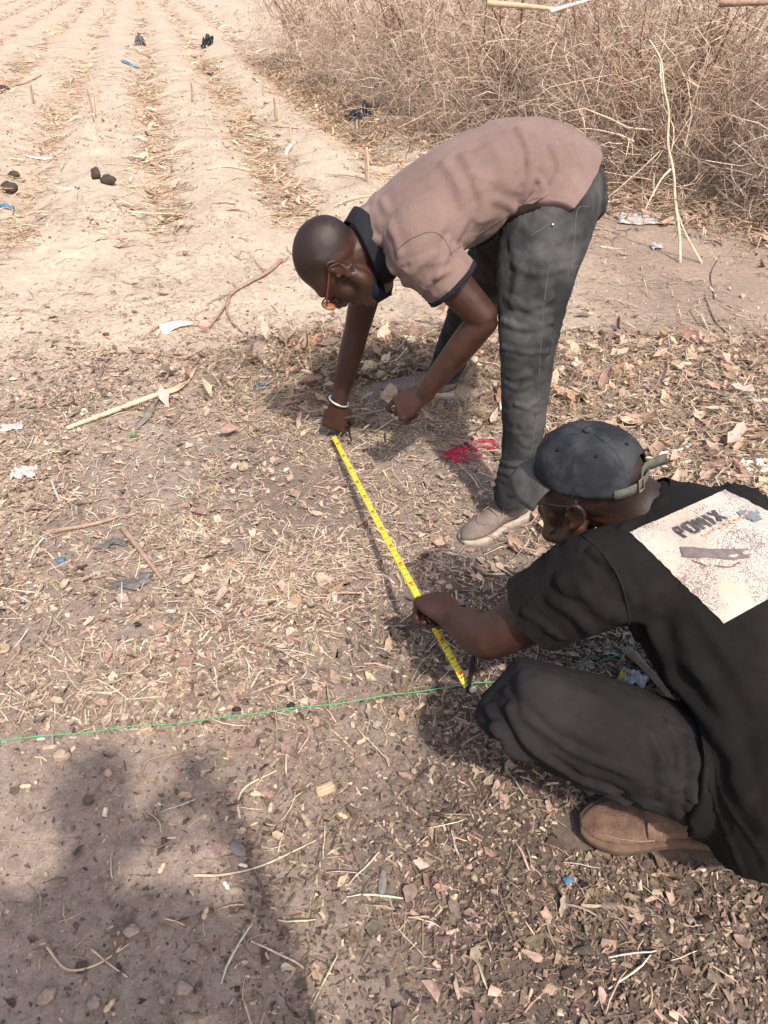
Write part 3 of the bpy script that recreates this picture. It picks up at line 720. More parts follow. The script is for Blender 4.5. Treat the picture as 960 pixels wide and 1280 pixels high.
# collar: black knitted band round the neck
na = (hc-nb).normalized(); mb = MB(); rings = []
ca = np.array(Vector((0, 1, 0)) - na*na.y); ca /= np.linalg.norm(ca); cb = np.cross(np.array(na), ca)
cc = np.array(WY(458, 312, 2.165)); V = []; F = []; nk = 36
for j, (off, r) in enumerate(((-0.030, 1.12), (-0.012, 1.09), (0.006, 1.03), (0.020, 0.97), (0.026, 0.93), (0.018, 0.88), (-0.012, 0.86))):
    for k in range(nk):
        th = 2*math.pi*k/nk; wob = 1+0.03*math.sin(3*th+j)
        V.append(cc + np.array(na)*off*(1+0.25*math.cos(th*2)) + (ca*0.088*math.cos(th) + cb*0.100*math.sin(th))*r*wob)
for j in range(6):
    for k in range(nk): F.append((j*nk+k, j*nk+(k+1) % nk, (j+1)*nk+(k+1) % nk, (j+1)*nk+k))
put('collar', mesh_from('collar', V, F), 'black_rib', shirt)

# shoes
for he, to, lb in ((SH['heelN'], SH['toeN'], None), (SH['heelF'], SH['toeF'], None)):
    L = (to-he).length; sh, Wp = shoe(S, 'shoe', he, to, (0, 0, 1), L, 'taupe_canvas', 'sole_white', None)
    tsh = bvh(sh.data)
    def on(x, y):
        loc, no, i, ds = tsh.ray_cast(Vector(Wp(x, y, 0.6)), Vector(Wp(x, y, 0))-Vector(Wp(x, y, 0.6)))
        return (Vector(loc)+Vector(no)*0.002) if loc else Vector(Wp(x, y, 0.2))
    for j, x in enumerate((0.44, 0.50, 0.56)):
        mb = MB(); tube([on(x, -0.07), on(x+0.02, 0.0)+Vector((0, 0, .003)), on(x+0.01, 0.07)], [0.0024]*3, n=6, mb=mb); put('lace', mb.mesh('lace'), 'lace', sh)
    for sy in (-1, 1):
        mb = MB(); tube([on(0.45, 0.0)+Vector((0, 0, .004)), on(0.48, sy*0.06)+Vector((0, 0, .006)), on(0.53, sy*0.105)+Vector((0, 0, .002)), on(0.60, sy*0.12)], [0.0022]*4, n=6, mb=mb); put('lace', mb.mesh('lace'), 'lace', sh)
    mb = MB(); tube([on(0.66, -0.11), on(0.76, -0.04), on(0.78, 0.0), on(0.76, 0.04), on(0.66, 0.11), on(0.5, 0.10), on(0.38, 0.085)], [0.0022]*7, n=6, mb=mb); put('toe_seam', mb.mesh('toe_seam'), 'lace', sh)
    mb = MB(); col_pts = []
    for a in np.linspace(0, 2*math.pi, 17): col_pts.append(Wp(0.22+0.185*math.cos(a), 0.092*math.sin(a), 0.262+0.02*math.cos(a)))
    tube(col_pts, [0.006]*17, n=8, sub=1, cap=0, mb=mb); put('collar_rim', mb.mesh('collar_rim'), 'taupe_canvas', sh)

# glasses, mask, bracelet
def glasses(root, w, M, frame_m, lens_m, s=1.0):
    g = None; mb = MB()
    for k in (-1, 1):
        pts = [w((k*(0.033+0.024*math.cos(a)), 0.108-0.010*abs(math.cos(a))*(1 if k*math.cos(a) > 0 else 0), 0.004+0.018*math.sin(a))) for a in np.linspace(0, 2*math.pi, 17)]
        tube(pts, [0.0022]*17, n=6, sub=1, cap=0, mb=mb)
        tube([w((k*0.057, 0.100, 0.010)), w((k*0.077, 0.075, 0.014)), w((k*0.083, 0.02, 0.020)), w((k*0.084, -0.012, 0.024)), w((k*0.084, -0.03, 0.006))], [(0.0025, 0.003)]*5, n=8, mb=mb)
    tube([w((-0.010, 0.110, 0.008)), w((0, 0.114, 0.011)), w((0.010, 0.110, 0.008))], [0.002]*3, n=6, mb=mb)
    g = put('glasses', mb.mesh('glasses'), frame_m, root)
    for k in (-1, 1):
        mb = MB(); ellip(w((k*0.033, 0.106, 0.004)), (0.023*s, 0.002*s, 0.017*s), M, 16, 8, mb); put('lens', mb.mesh('lens'), lens_m, g)
    return g
glasses(S, hw, HM, 'amber_frame', 'amber_lens')
mb = MB()
tube([hw((-0.063, 0.006, -0.058)), hw((-0.058, 0.018, -0.082)), hw((-0.040, 0.046, -0.110)), hw((0, 0.066, -0.124)), hw((0.040, 0.046, -0.110)), hw((0.058, 0.018, -0.082)), hw((0.063, 0.006, -0.058))],
     [(0.010, 0.010), (0.011, 0.018), (0.012, 0.022), (0.012, 0.022), (0.012, 0.022), (0.011, 0.018), (0.010, 0.010)], side=HM[:, 0], n=14, mb=mb)
mk = put('face_mask', remesh(mb, 0.004, 3, 'face_mask'), 'blue_mask', S)
for k in (-1, 1):
    mb = MB(); tube([hw((k*0.068, 0.004, -0.055)), hw((k*0.080, -0.026, -0.026)), hw((k*0.086, -0.034, 0.008)), hw((k*0.084, -0.014, 0.034))], [0.0013]*4, n=6, mb=mb); put('ear_loop', mb.mesh('ear_loop'), 'blue_mask', mk)
dW = (s_wr_f-s_el_f).normalized(); ax = np.array(dW.cross(Vector((0, 1, 0))).normalized()); ay = np.cross(np.array(dW), ax); cW = np.array(s_wr_f - dW*0.008)
mb = MB(); tube([cW+ax*0.035*math.cos(a)+ay*0.033*math.sin(a)+np.array(dW)*0.006*math.cos(a) for a in np.linspace(0, 2*math.pi, 25)], [0.0036]*25, n=8, sub=1, cap=0, mb=mb)
put('bracelet', mb.mesh('bracelet'), 'silver', S)

# ------------------------------------------------------------------ the man crouching
K = person('person', WZ(840, 1000), 'man in black shirt and navy cap crouching with one fist on the tape')
kw = dict(head=WT(733, 613, 1.44), neck=WT(806, 640, 1.42), upper=WT(872, 705, 1.39), mid=WT(948, 830, 1.36), pel=WT(1000, 985, 1.33),
          shL=WT(752, 722, 1.36), shR=WT(915, 660, 1.50), elL=WT(612, 797, 1.52), wrL=WT(566, 774, 1.68),
          hipL=Vector((.66, .85, .180)), kneeL=WT(648, 878, 1.36), ankL=Vector((.615, .862, .135)), hipR=Vector((.80, 1.0, .28)), kneeR=Vector((.78, 1.30, .27)), ankR=Vector((.90, 1.0, .1)))
KM = frame((-0.20, -0.02, 0.95), (-0.76, 0.56, -0.30))
mb = MB(); kh = head(mb, kw['head'], KM, 1.0)
tube([kw['head'].lerp(kw['neck'], 0.25), kw['head'].lerp(kw['neck'], 0.7), kw['neck'], kw['upper']+Vector((0, 0.02, -0.06))], [0.058, 0.060, 0.062, 0.06], n=18, mb=mb)
SV = (0.88, 0.47, 0.0)
tube([kw['upper'], kw['mid'], kw['pel']], [(0.13, 0.09), (0.13, 0.09), (0.13, 0.10)], side=SV, mb=mb)
tube([kw['upper'], kw['shL']], [0.085, 0.06], mb=mb); tube([kw['upper'], kw['shR']], [0.085, 0.06], mb=mb)
tube([kw['shL'], kw['shL'].lerp(kw['elL'], 0.5), kw['elL']], [0.058, 0.055, 0.046], mb=mb)
tube([kw['elL'], kw['elL'].lerp(kw['wrL'], 0.35), kw['elL'].lerp(kw['wrL'], 0.7), kw['wrL']], [0.046, (0.047, 0.045), 0.037, (0.031, 0.027)], mb=mb)
elR, wrR = Vector((.56, 1.30, .36)), Vector((.44, 1.42, .16))
tube([kw['shR'], kw['shR'].lerp(elR, 0.5), elR], [0.058, 0.052, 0.044], mb=mb); tube([elR, elR.lerp(wrR, 0.35), wrR], [0.044, 0.043, 0.028], mb=mb)
for h_, k_, a_ in ((kw['hipL'], kw['kneeL'], kw['ankL']), (kw['hipR'], kw['kneeR'], kw['ankR'])):
    tube([kw['pel'], h_], [0.1, 0.08], mb=mb); tube([h_, k_], [0.075, 0.05], mb=mb); tube([k_, k_.lerp(a_, 0.4), a_], [0.05, 0.05, 0.037], mb=mb)
    tube([a_, Vector((a_.x-0.08, a_.y+0.0, 0.055)), Vector((a_.x-0.14, a_.y+0.0, 0.042))], [0.034, 0.022, 0.018], mb=mb)
kl = hand(mb, kw['wrL'], (-0.42, 0.86, -0.22), (-0.05, -0.25, -1), True, (78, 92, 45), thumb=((0.80, 0.35, 0.35), (0.75, -0.55, 0.45)), s=1.18)
hand(mb, wrR, (-0.5, 0.5, -0.7), (-0.3, -0.5, -0.3), False, (35, 40, 25))
me = remesh(mb, 0.0040, 5, 'body', keep=0.34); stubble(me, kw['head'], KM); kb = put('body', me, 'skin', K)

# shirt
mb = MB()
tube([WT(1010, 1030, 1.36), WT(990, 965, 1.36), WT(962, 845, 1.375), WT(910, 755, 1.395), WT(862, 695, 1.41), WT(832, 662, 1.42), WT(812, 645, 1.42)],
     [(0.180, 0.145), (0.180, 0.145), (0.178, 0.140), (0.187, 0.136), (0.175, 0.112), (0.12, 0.088), (0.076, 0.074)], side=SV, n=28, mb=mb)
dK = (kw['elL']-kw['shL']).normalized()
tube([WT(830, 715, 1.40), kw['shL'] + Vector((0.01, 0, 0)), kw['shL']+dK*0.10, kw['shL']+dK*0.26], [(0.105, 0.10), (0.092, 0.090), (0.080, 0.084), (0.072, 0.078)], side=(0.3, 0.8, 0.2), n=22, mb=mb)
dR = (elR-kw['shR']).normalized()
tube([kw['upper'], kw['shR'], kw['shR']+dR*0.10, kw['shR']+dR*0.26], [0.10, 0.088, 0.080, 0.074], n=20, mb=mb)
me = remesh(mb, 0.007, 6, 'polo_shirt')
folds(me, [([(740, 690), (765, 705), (785, 740), (792, 800)], 0.008, 0.008), ([(700, 725), (730, 740), (752, 770)], 0.011, 0.005), ([(690, 750), (720, 770), (740, 790)], 0.010, 0.005),
           ([(815, 790), (850, 860), (905, 930), (935, 990)], 0.014, 0.009), ([(850, 800), (890, 870), (930, 950)], 0.016, 0.006), ([(780, 660), (800, 640), (830, 625)], 0.008, 0.005),
           ([(805, 780), (840, 820), (880, 840)], 0.014, 0.005), ([(655, 765), (680, 780), (700, 798)], 0.007, 0.004), ([(760, 760), (790, 780), (820, 770)], 0.012, 0.005)])
wrinkle(me, 8, 0.003, (1, 1, 1), 21)
crease(me, kw['pel']-kw['upper'], 20, 0.009, 4.0, 29, 7); crease(me, kw['elL']-kw['upper'], 28, 0.006, 3.5, 39, 7)
cut(me, WT(668, 781, 1.42), dK, radius=0.17)
cut(me, kw['shR']+dR*0.2, dR, radius=0.14)
cut(me, WT(1000, 1060, 1.36), WT(1000, 1060, 1.36)-WT(985, 960, 1.36), radius=0.35)
biggest(me)
kme = me; kshirt = put('polo_shirt', me, 'black_knit', K)
tr = bvh(me)
surf_line('sleeve_seam', tr, [(728, 668), (752, 690), (775, 725), (786, 770), (782, 795)], 0.0022, 'seam_black', kshirt, 0.0)
surf_line('cuff_seam', tr, [(662, 738), (678, 762), (700, 786)], 0.0010, 'seam_black', kshirt, 0.0)
# collar, folded
na = (kw['head']-kw['neck']).normalized(); na = (na*0.8 + Vector((0, 0, 0.35))).normalized(); ca = Vector(SV) - na*Vector(SV).dot(na); ca = np.array(ca.normalized()); cb = np.cross(np.array(na), ca)
cc = np.array(WT(806, 643, 1.43)); V = []; F = []
for j, (off, r) in enumerate(((-0.030, 1.20), (-0.018, 1.16), (-0.002, 1.05), (0.012, 0.98), (0.014, 0.94), (0.0, 0.92), (-0.02, 0.95))):
    for k in range(nk):
        th = 2*math.pi*k/nk
        V.append(cc + np.array(na)*off + (ca*0.078*math.cos(th) + cb*0.080*math.sin(th))*r*(1+0.03*math.sin(2*th+j*0.6)))
for j in range(6):
    for k in range(nk): F.append((j*nk+k, j*nk+(k+1) % nk, (j+1)*nk+(k+1) % nk, (j+1)*nk+k))
put('collar', mesh_from('collar', V, F), 'black_knit', kshirt)
# printed panel on the back: corners of the print seen in the picture, laid onto the cloth
PA, PB, PC_, PD = (787, 666), (906, 613), (1062, 692), (905, 779)
def puv(u, v):
    a = (1-u)*(1-v); b = u*(1-v); c = u*v; d = (1-u)*v
    return tuple(a*PA[i]+b*PB[i]+c*PC_[i]+d*PD[i] for i in (0, 1))
def lay(u, v, lift):
    x_, y_ = puv(u, v); e_ = 1.3*noise.noise(Vector((x_*0.09, y_*0.09, 0))); h, n = hit(tr, x_+e_, y_-e_*0.7); return h + n*lift
nu, nv = 64, 54; V = [lay(i/nu, j/nv, 0.0020) for j in range(nv+1) for i in range(nu+1)]
F = [(j*(nu+1)+i, (j+1)*(nu+1)+i, (j+1)*(nu+1)+i+1, j*(nu+1)+i+1) for j in range(nv) for i in range(nu)]
pr = put('back_print', mesh_from('back_print', V, F), 'print_white', kshirt); pr['label'] = 'cracked white printed panel on the back of the shirt'
def flat_print(name, polys, m, lift=0.0032):
    V = []; F = []
    for poly in polys:
        k = len(V); V += [lay(u, v, lift) for u, v in poly]; F.append(tuple(range(k, k+len(poly))))
    return put(name, mesh_from(name, V, F, False), m, pr)
def stroke(p, q, w):
    p = np.array(p); q = np.array(q); d = q-p; d /= np.linalg.norm(d); n = np.array((-d[1], d[0]))*w/2
    return [tuple(p+n), tuple(q+n), tuple(q-n), tuple(p-n)]
def letters(word, u0, v0, cw, chh, gap, w):
    G = {'P': [((0, 0), (0.12, 1)), ((0, 0.04), (0.75, 0.05)), ((0.75, 0.02), (0.8, 0.42)), ((0.8, 0.44), (0.06, 0.52))],
         'O': [((0.1, 0.05), (0.05, 0.9)), ((0.05, 0.9), (0.8, 0.92)), ((0.8, 0.92), (0.85, 0.08)), ((0.85, 0.06), (0.08, 0.05))],
         'C': [((0.12, 0.08), (0.05, 0.9)), ((0.03, 0.92), (0.8, 0.92)), ((0.85, 0.06), (0.08, 0.05))],
         'M': [((0.02, 1), (0.1, 0)), ((0.1, 0), (0.45, 0.7)), ((0.45, 0.7), (0.85, 0)), ((0.85, 0), (0.92, 1))],
         'I': [((0.45, 0), (0.45, 1))], 'X': [((0.05, 0), (0.9, 1)), ((0.9, 0), (0.05, 1))]}
    out = []; u = u0
    for ch in word:
        wd = cw*(0.45 if ch == 'I' else 1.0)
        for a, b in G[ch]:
            sx = 0.0 if ch != 'I' else 0.0
            out.append(stroke((u+a[0]*wd, v0+a[1]*chh), (u+b[0]*wd, v0+b[1]*chh), w))
        u += wd+gap
    return out
lt = letters('POMIX', 0.31, 0.130, 0.074, 0.115, 0.020, 0.026)
for i_, pl in enumerate(lt): pass
for i_, pl in enumerate(lt): flat_print('lettering', [pl], 'print_ink', 0.0030+0.0002*(i_ % 4)) if i_ == 0 else None
# one lettering object; strokes lifted by turns so that none share a plane
def letter_obj(name, polys, m):
    V = []; F = []
    for i, poly in enumerate(polys):
        k = len(V); lf = 0.0042+0.00025*(i % 5)
        # subdivide the stroke so it follows the cloth
        a, b, c, d = [np.array(p) for p in poly]; n = 14
        for j in range(n+1):
            t = j/n; V.append(lay(*(a*(1-t)+b*t), lf)); V.append(lay(*(d*(1-t)+c*t), lf))
        for j in range(n): F.append((k+2*j, k+2*j+1, k+2*j+3, k+2*j+2))
    return put(name, mesh_from(name, V, F, False), m, pr)
for o in [o for o in C.objects if o.name.startswith('lettering')]: bpy.data.objects.remove(o)
letter_obj('lettering', lt, 'print_ink')
letter_obj('faded_line', [stroke((0.44+0.050*i, 0.285+0.008*(i % 2)), (0.44+0.050*i+0.036, 0.295-0.012*(i % 3)), 0.020) for i in range(9)], 'print_red')
letter_obj('faded_tool', [stroke((0.194, 0.330), (0.545, 0.600), 0.100)], 'print_mauve')
arc = [(0.20+0.24*t, 0.43+0.20*t+0.075*math.sin(math.pi*t)) for t in np.linspace(0, 1, 10)]
letter_obj('faded_outline', [stroke(arc[i], arc[i+1], 0.010) for i in range(9)], 'print_mauve')
letter_obj('faded_blot', [stroke((0.80+0.01*abs(i-2), 0.24+0.03*i), (0.93-0.02*abs(i-2), 0.26+0.03*i), 0.028) for i in range(5)], 'print_teal')
letter_obj('faded_patch', [stroke((0.70, 0.80), (0.84, 0.76), 0.055), stroke((0.74, 0.86), (0.86, 0.83), 0.04)], 'print_red')

# trousers
mb = MB()
tube([WT(1010, 960, 1.34), WT(990, 1010, 1.33)], [(0.175, 0.14), (0.17, 0.13)], side=SV, n=24, mb=mb)
tube([kw['hipL']+Vector((0.04, -0.01, 0)), kw['hipL'].lerp(kw['kneeL'], 0.35)+Vector((0, 0, 0.004)), kw['hipL'].lerp(kw['kneeL'], 0.7)+Vector((0, 0, 0.006)), kw['kneeL'], kw['kneeL']+Vector((-0.005, 0.0, -0.005))],
     [(0.108, 0.112), (0.098, 0.102), (0.090, 0.094), (0.080, 0.080), (0.072, 0.07)], side=(0, 1, 0.1), n=24, mb=mb)
kn, an = kw['kneeL'], kw['ankL']
tube([kn+Vector((0.01, 0, -0.01)), kn.lerp(an, 0.35), kn.lerp(an, 0.7), an, an.lerp(kn, -0.14)], [(0.074, 0.076), (0.078, 0.078), (0.074, 0.070), (0.068, 0.064), (0.067, 0.063)], side=(0, 1, 0.1), n=22, mb=mb)
ellip((0.71, 0.80, 0.23), (0.11, 0.10, 0.11), None, 18, 12, mb)
ellip((0.70, 0.775, 0.155), (0.10, 0.075, 0.075), None, 18, 12, mb)
tube([kw['hipR'], kw['kneeR']], [(0.11, 0.12), (0.08, 0.08)], n=20, mb=mb); tube([kw['kneeR'], kw['kneeR'].lerp(kw['ankR'], 0.5), kw['ankR']], [0.076, 0.075, 0.066], n=20, mb=mb)
me = remesh(mb, 0.007, 10, 'trousers')
folds(me, [([(614, 885), (630, 920), (668, 968), (720, 996), (780, 1008)], 0.008, 0.011), ([(624, 908), (645, 948), (690, 990), (730, 1008)], 0.007, 0.009), ([(636, 884), (660, 930), (710, 965), (770, 990)], 0.008, 0.009), ([(632, 862), (668, 905), (720, 940), (790, 965)], 0.008, 0.006),
           ([(835, 975), (845, 1010), (852, 1040)], 0.010, 0.004), ([(872, 985), (880, 1020), (886, 1050)], 0.010, 0.004), ([(835, 905), (850, 935), (845, 985)], 0.007, 0.008), ([(862, 925), (868, 960), (862, 1010)], 0.007, 0.007), ([(812, 915), (826, 950), (828, 1000)], 0.008, 0.006),
           ([(700, 900), (760, 940), (810, 990)], 0.018, 0.004), ([(720, 860), (780, 900), (830, 950)], 0.016, 0.004), ([(650, 850), (700, 905), (760, 925)], 0.014, 0.003)])
wrinkle(me, 10, 0.003, (1, 1, 1), 33)
crease(me, kw['ankL']-kw['kneeL'], 26, 0.0075, 4.0, 49, 7); crease(me, (0.6, -0.2, -0.7), 30, 0.006, 3.5, 59, 7)
dA = (an-kn).normalized(); cut(me, an+dA*0.022, dA, radius=0.13); biggest(me)
put('trousers', me, 'dark_trouser', K); drape(kme, bvh(me), 0.012)

# boots
bt, Wb = shoe(K, 'boot', Vector((.690, .838, .045)), Vector((.385, .872, .012)), (0.05, -0.12, 1), 0.305, 'boot_leather', 'sole_tan', None, boot=True)
tb = bvh(bt.data)
def onb(x, y, z):
    loc, no, i, ds = tb.ray_cast(Vector(Wb(x, y, z)), Vector(Wb(x, 0, z))-Vector(Wb(x, y, z)))
    return (Vector(loc)+Vector(no)*0.001) if loc else Vector(Wb(x, y*0.35, z))
for x in (0.52, 0.56):
    mb = MB(); tube([onb(x, 0.5, z) for z in (0.08, 0.11, 0.15, 0.18)], [0.0016]*4, n=6, mb=mb); put('stitching', mb.mesh('stitching'), 'lace', bt)
mb = MB(); pt = [onb(x, 0.5, 0.125-0.05*(x-0.5)) for x in np.linspace(0.56, 0.86, 8)]; tube(pt, [0.0014]*8, n=6, mb=mb); put('stitching', mb.mesh('stitching'), 'lace', bt)
mb = MB(); tube([onb(0.545, 0.5, z) for z in (0.10, 0.14, 0.18, 0.205)], [(0.018, 0.0018)]*4, side=np.array(Wb(1, 0, 0))-np.array(Wb(0, 0, 0)), n=10, mb=mb); put('leather_tab', mb.mesh('leather_tab'), 'boot_leather', bt)
shoe(K, 'boot', Vector((.965, 1.0, .012)), Vector((.665, 1.03, .010)), (0, 0, 1), 0.30, 'boot_leather', 'sole_tan', None, boot=True)

# cap
cap_c = np.array(kw['head']) + KM @ np.array((0, -0.010, 0.052))
cw_ = lambda p: cap_c + KM @ np.array(p, float)
def cap_pt(th, ph, e=0.0):       # th round the head (0 = front), ph from the rim (0) to the top (pi/2)
    c, s = math.cos(ph), math.sin(ph)
    r = (0.0815+e, 0.1025+e, 0.090+e)
    flat = 1 - 0.05*(s**4); seam = 1 - 0.012*abs(math.cos(3*th))**14*c
    return cw_((r[0]*math.sin(th)*c**0.72*seam, r[1]*math.cos(th)*c**0.72*seam, r[2]*s*flat - 0.006))
nth, nph = 72, 18; V = []; F = []
for i in range(nth):
    th = 2*math.pi*i/nth
    da = abs(((th-math.pi+math.pi) % (2*math.pi))-math.pi)         # angle from the back
    lo = 0.0
    if da < 0.62: lo = 0.62*math.sqrt(max(0, 1-(da/0.62)**2))
    for j in range(nph):
        ph = lo + (math.pi/2-lo-0.02)*j/(nph-1)
        p = cap_pt(th, ph); wv = 0.003*noise.noise(Vector(p)*32)+0.0025*noise.noise(Vector(p)*70)
        V.append(p + (p-cap_c)/np.linalg.norm(p-cap_c)*wv)
for i in range(nth):
    for j in range(nph-1): F.append((i*nph+j, ((i+1) % nth)*nph+j, ((i+1) % nth)*nph+j+1, i*nph+j+1))
F.append(tuple(i*nph+nph-1 for i in range(nth)))
capo = solid(put('cap', mesh_from('cap', V, F), 'cap_navy', K), 0.003, 0)
capo['label'] = 'faded navy cap with six panels and an open back strap'
for i in range(6):                                                  # panel seams
    th = math.pi/6 + i*math.pi/3
    mb = MB(); lo = 0.02 if abs(th-math.pi) > 0.7 else 0.5
    tube([cap_pt(th, p, 0.001) for p in np.linspace(lo, 1.5, 10)], [0.0014]*10, n=6, sub=1, mb=mb); put('panel_seam', mb.mesh('panel_seam'), 'cap_navy', capo)
    mb = MB(); ellip(cap_pt(th+math.pi/6+0.01, 0.95, 0.001), (0.0035,)*3, None, 10, 6, mb); put('eyelet', mb.mesh('eyelet'), 'seam_black', capo)
mb = MB(); ellip(cw_((0, 0, 0.084)), (0.008, 0.008, 0.005), KM, 12, 8, mb); put('button', mb.mesh('button'), 'cap_navy', capo)
mb = MB(); tube([cap_pt(math.pi+da, 0.62*math.sqrt(max(0, 1-(da/0.62)**2)), 0.0) for da in np.linspace(-0.62, 0.62, 15)], [0.0028]*15, n=8, sub=1, mb=mb); put('back_opening_edge', mb.mesh('back_opening_edge'), 'cap_navy', capo)
V = []; F = []; na_, nr_ = 20, 6
for i in range(na_+1):
    th = -1.12 + 2.24*i/na_
    for j in range(nr_+1):
        t = j/nr_; b0 = cap_pt(th, 0.0); L_ = 0.058*math.cos(th*1.02)**0.6 if abs(th) < 1.5 else 0
        V.append(b0 + KM @ np.array((math.sin(th)*0.015*t, L_*t, -0.024*t*t - 0.016*(math.sin(th)**2)*t - 0.012*t)))
for i in range(na_):
    for j in range(nr_): F.append((i*(nr_+1)+j, (i+1)*(nr_+1)+j, (i+1)*(nr_+1)+j+1, i*(nr_+1)+j+1))
solid(put('visor', mesh_from('visor', V, F), 'cap_visor', capo), 0.005, 0)
def ribbon(name, pts, half, m, parent, th=0.003):
    P = cr(pts, 4); V = []; F = []
    upv = KM[:, 2]
    for p in P: V += [p-upv*half, p+upv*half]
    for i in range(len(P)-1): F.append((2*i, 2*i+1, 2*i+3, 2*i+2))
    return solid(put(name, mesh_from(name, V, F), m, parent), th, 0)
sp = [cap_pt(math.pi+da, 0.06, 0.001) for da in np.linspace(-0.85, 0.85, 9)]
if sp[0][1] > sp[-1][1]: sp = sp[::-1]                # start on the side facing the camera
strap = ribbon('back_strap', sp, 0.010, 'strap_green', capo)
t0 = np.array(sp[3]); t1_ = np.array(WT(833, 573, 1.36)); mid = np.array(WT(806, 585, 1.35))
ribbon('strap_tail', [t0, mid, t1_], 0.010, 'strap_green', strap, 0.004)
bk = np.array(sp[3])+(np.array(CAMV)-np.array(sp[3]))*0.006; a = (np.array(sp[4])-np.array(sp[2])); a /= np.linalg.norm(a)
mb = MB()
for sx in (-1, 1):
    tube([bk+a*0.007*sx-KM[:, 2]*0.012, bk+a*0.007*sx+KM[:, 2]*0.012], [0.0018]*2, n=6, sub=1, mb=mb)
    tube([bk-a*0.007+KM[:, 2]*0.012*sx, bk+a*0.007+KM[:, 2]*0.012*sx], [0.0018]*2, n=6, sub=1, mb=mb)
put('buckle', mb.mesh('buckle'), 'rusty_iron', strap)
glasses(K, kh, KM, 'dark_frame', 'dark_frame', 1.0)
for k in (-1, 1):
    mb = MB(); tube([kh((k*0.080, 0.004, 0.022)), kh((k*0.078, 0.016, -0.010)), kh((k*0.068, 0.034, -0.050)), kh((k*0.050, 0.060, -0.085))], [0.0016]*4, n=6, mb=mb); put('mask_strap', mb.mesh('mask_strap'), 'seam_black', K)

# ------------------------------------------------------------------ the person taking the picture (casts the shadow)
Q = person('person', (-0.06, -0.32, 0), 'person in blue shirt standing behind the viewpoint holding up a phone')
mb = MB(); qc = Vector((-0.165, -0.19, 1.54)); QM = frame((0, 0.15, 1), (0.15, 1, -0.35)); qh = head(mb, qc, QM, 1.0)
ph = Vector((0.0, -0.030, 1.42))
J = dict(neck=Vector((-0.175, -0.26, 1.36)), chest=Vector((-0.19, -0.30, 1.18)), pel=Vector((-0.18, -0.33, 0.90)), sR=Vector((-0.01, -0.28, 1.30)), sL=Vector((-0.38, -0.28, 1.30)),
         eR=Vector((0.16, -0.26, 1.06)), wR=Vector((0.075, -0.085, 1.30)), eL=Vector((-0.40, -0.20, 1.12)), wL=Vector((-0.110, -0.105, 1.325)))
tube([qc, J['neck'], J['chest']], [0.058, 0.06, (0.13, 0.09)], side=(1, 0, 0), mb=mb); tube([J['chest'], J['pel']], [(0.13, 0.09), (0.13, 0.09)], side=(1, 0, 0), mb=mb)
for s_, e_, w_ in (('sR', 'eR', 'wR'), ('sL', 'eL', 'wL')):
    tube([J['chest']+Vector((0, 0, .08)), J[s_]], [0.07, 0.055], mb=mb); tube([J[s_], J[e_]], [0.054, 0.042], mb=mb); tube([J[e_], J[e_].lerp(J[w_], .35), J[w_]], [0.041, 0.042, 0.027], mb=mb)
hand(mb, J['wR'], (-0.45, 0.35, 0.8), (-0.75, 0.2, -0.3), False, (40, 45, 30)); hand(mb, J['wL'], (0.55, 0.30, 0.75), (0.75, 0.2, -0.3), True, (40, 45, 30))
for sx in (-1, 1):
    hx = J['pel'].x+sx*0.09; tube([J['pel'], Vector((hx, -0.33, 0.84))], [0.1, 0.08], mb=mb)
    tube([Vector((hx, -0.33, 0.84)), Vector((hx+sx*0.02, -0.31, 0.47)), Vector((hx+sx*0.03, -0.35, 0.09))], [0.08, 0.05, 0.036], mb=mb)
    tube([Vector((hx+sx*0.03, -0.35, 0.08)), Vector((hx+sx*0.03, -0.25, 0.05)), Vector((hx+sx*0.035, -0.18, 0.04))], [0.036, 0.032, 0.028], mb=mb)
put('body', remesh(mb, 0.009, 3, 'body'), 'skin', Q)
mb = MB(); tube([J['pel']+Vector((0, 0, -.04)), J['pel']+Vector((0, 0, .1)), J['chest'], J['neck']+Vector((0, -.005, -.02))], [(0.18, 0.13), (0.17, 0.125), (0.185, 0.125), (0.075, 0.07)], side=(1, 0, 0), n=24, mb=mb)
for s_, e_ in (('sR', 'eR'), ('sL', 'eL')):
    tube([J['chest']+Vector((0, 0, .08)), J[s_], J[s_].lerp(J[e_], .45), J[s_].lerp(J[e_], .9)], [0.085, 0.075, 0.07, 0.066], n=18, mb=mb)
me = remesh(mb, 0.012, 4, 'shirt')
put('shirt', me, 'plain_blue_shirt', Q)
mb = MB(); tube([J['pel']+Vector((0, 0, .06)), J['pel']+Vector((0, 0, -.08))], [(0.165, 0.12), (0.17, 0.12)], side=(1, 0, 0), n=22, mb=mb)
for sx in (-1, 1):
    hx = J['pel'].x+sx*0.09; tube([Vector((hx, -0.33, 0.86)), Vector((hx+sx*0.02, -0.31, 0.47)), Vector((hx+sx*0.03, -0.35, 0.10))], [0.1, 0.075, 0.065], n=18, mb=mb)
put('trousers', remesh(mb, 0.012, 4, 'trousers'), 'dark_trouser', Q)
for sx in (-1, 1):
    hx = J['pel'].x+sx*0.12; shoe(Q, 'shoe', Vector((hx, -0.40, ghs(hx, -.4)+.004)), Vector((hx+sx*0.02, -0.12, ghs(hx, -.12)+.004)), (0, 0, 1), 0.28, 'black_plastic', 'sole_tan', None)
pht = empty('phone', ph+Vector((0, 0, -0.07))); tag(pht, 'black phone held up in the hand of the person in blue', 'phone')
PM = np.array(Matrix.Rotation(-PITCH*0.5, 3, 'X'))
mb = MB(); box(ph+Vector((-0.005, -0.008, -0.025)), (0.037, 0.004, 0.078), PM, mb); put('case', mb.mesh('case', False), 'phone_black', pht)
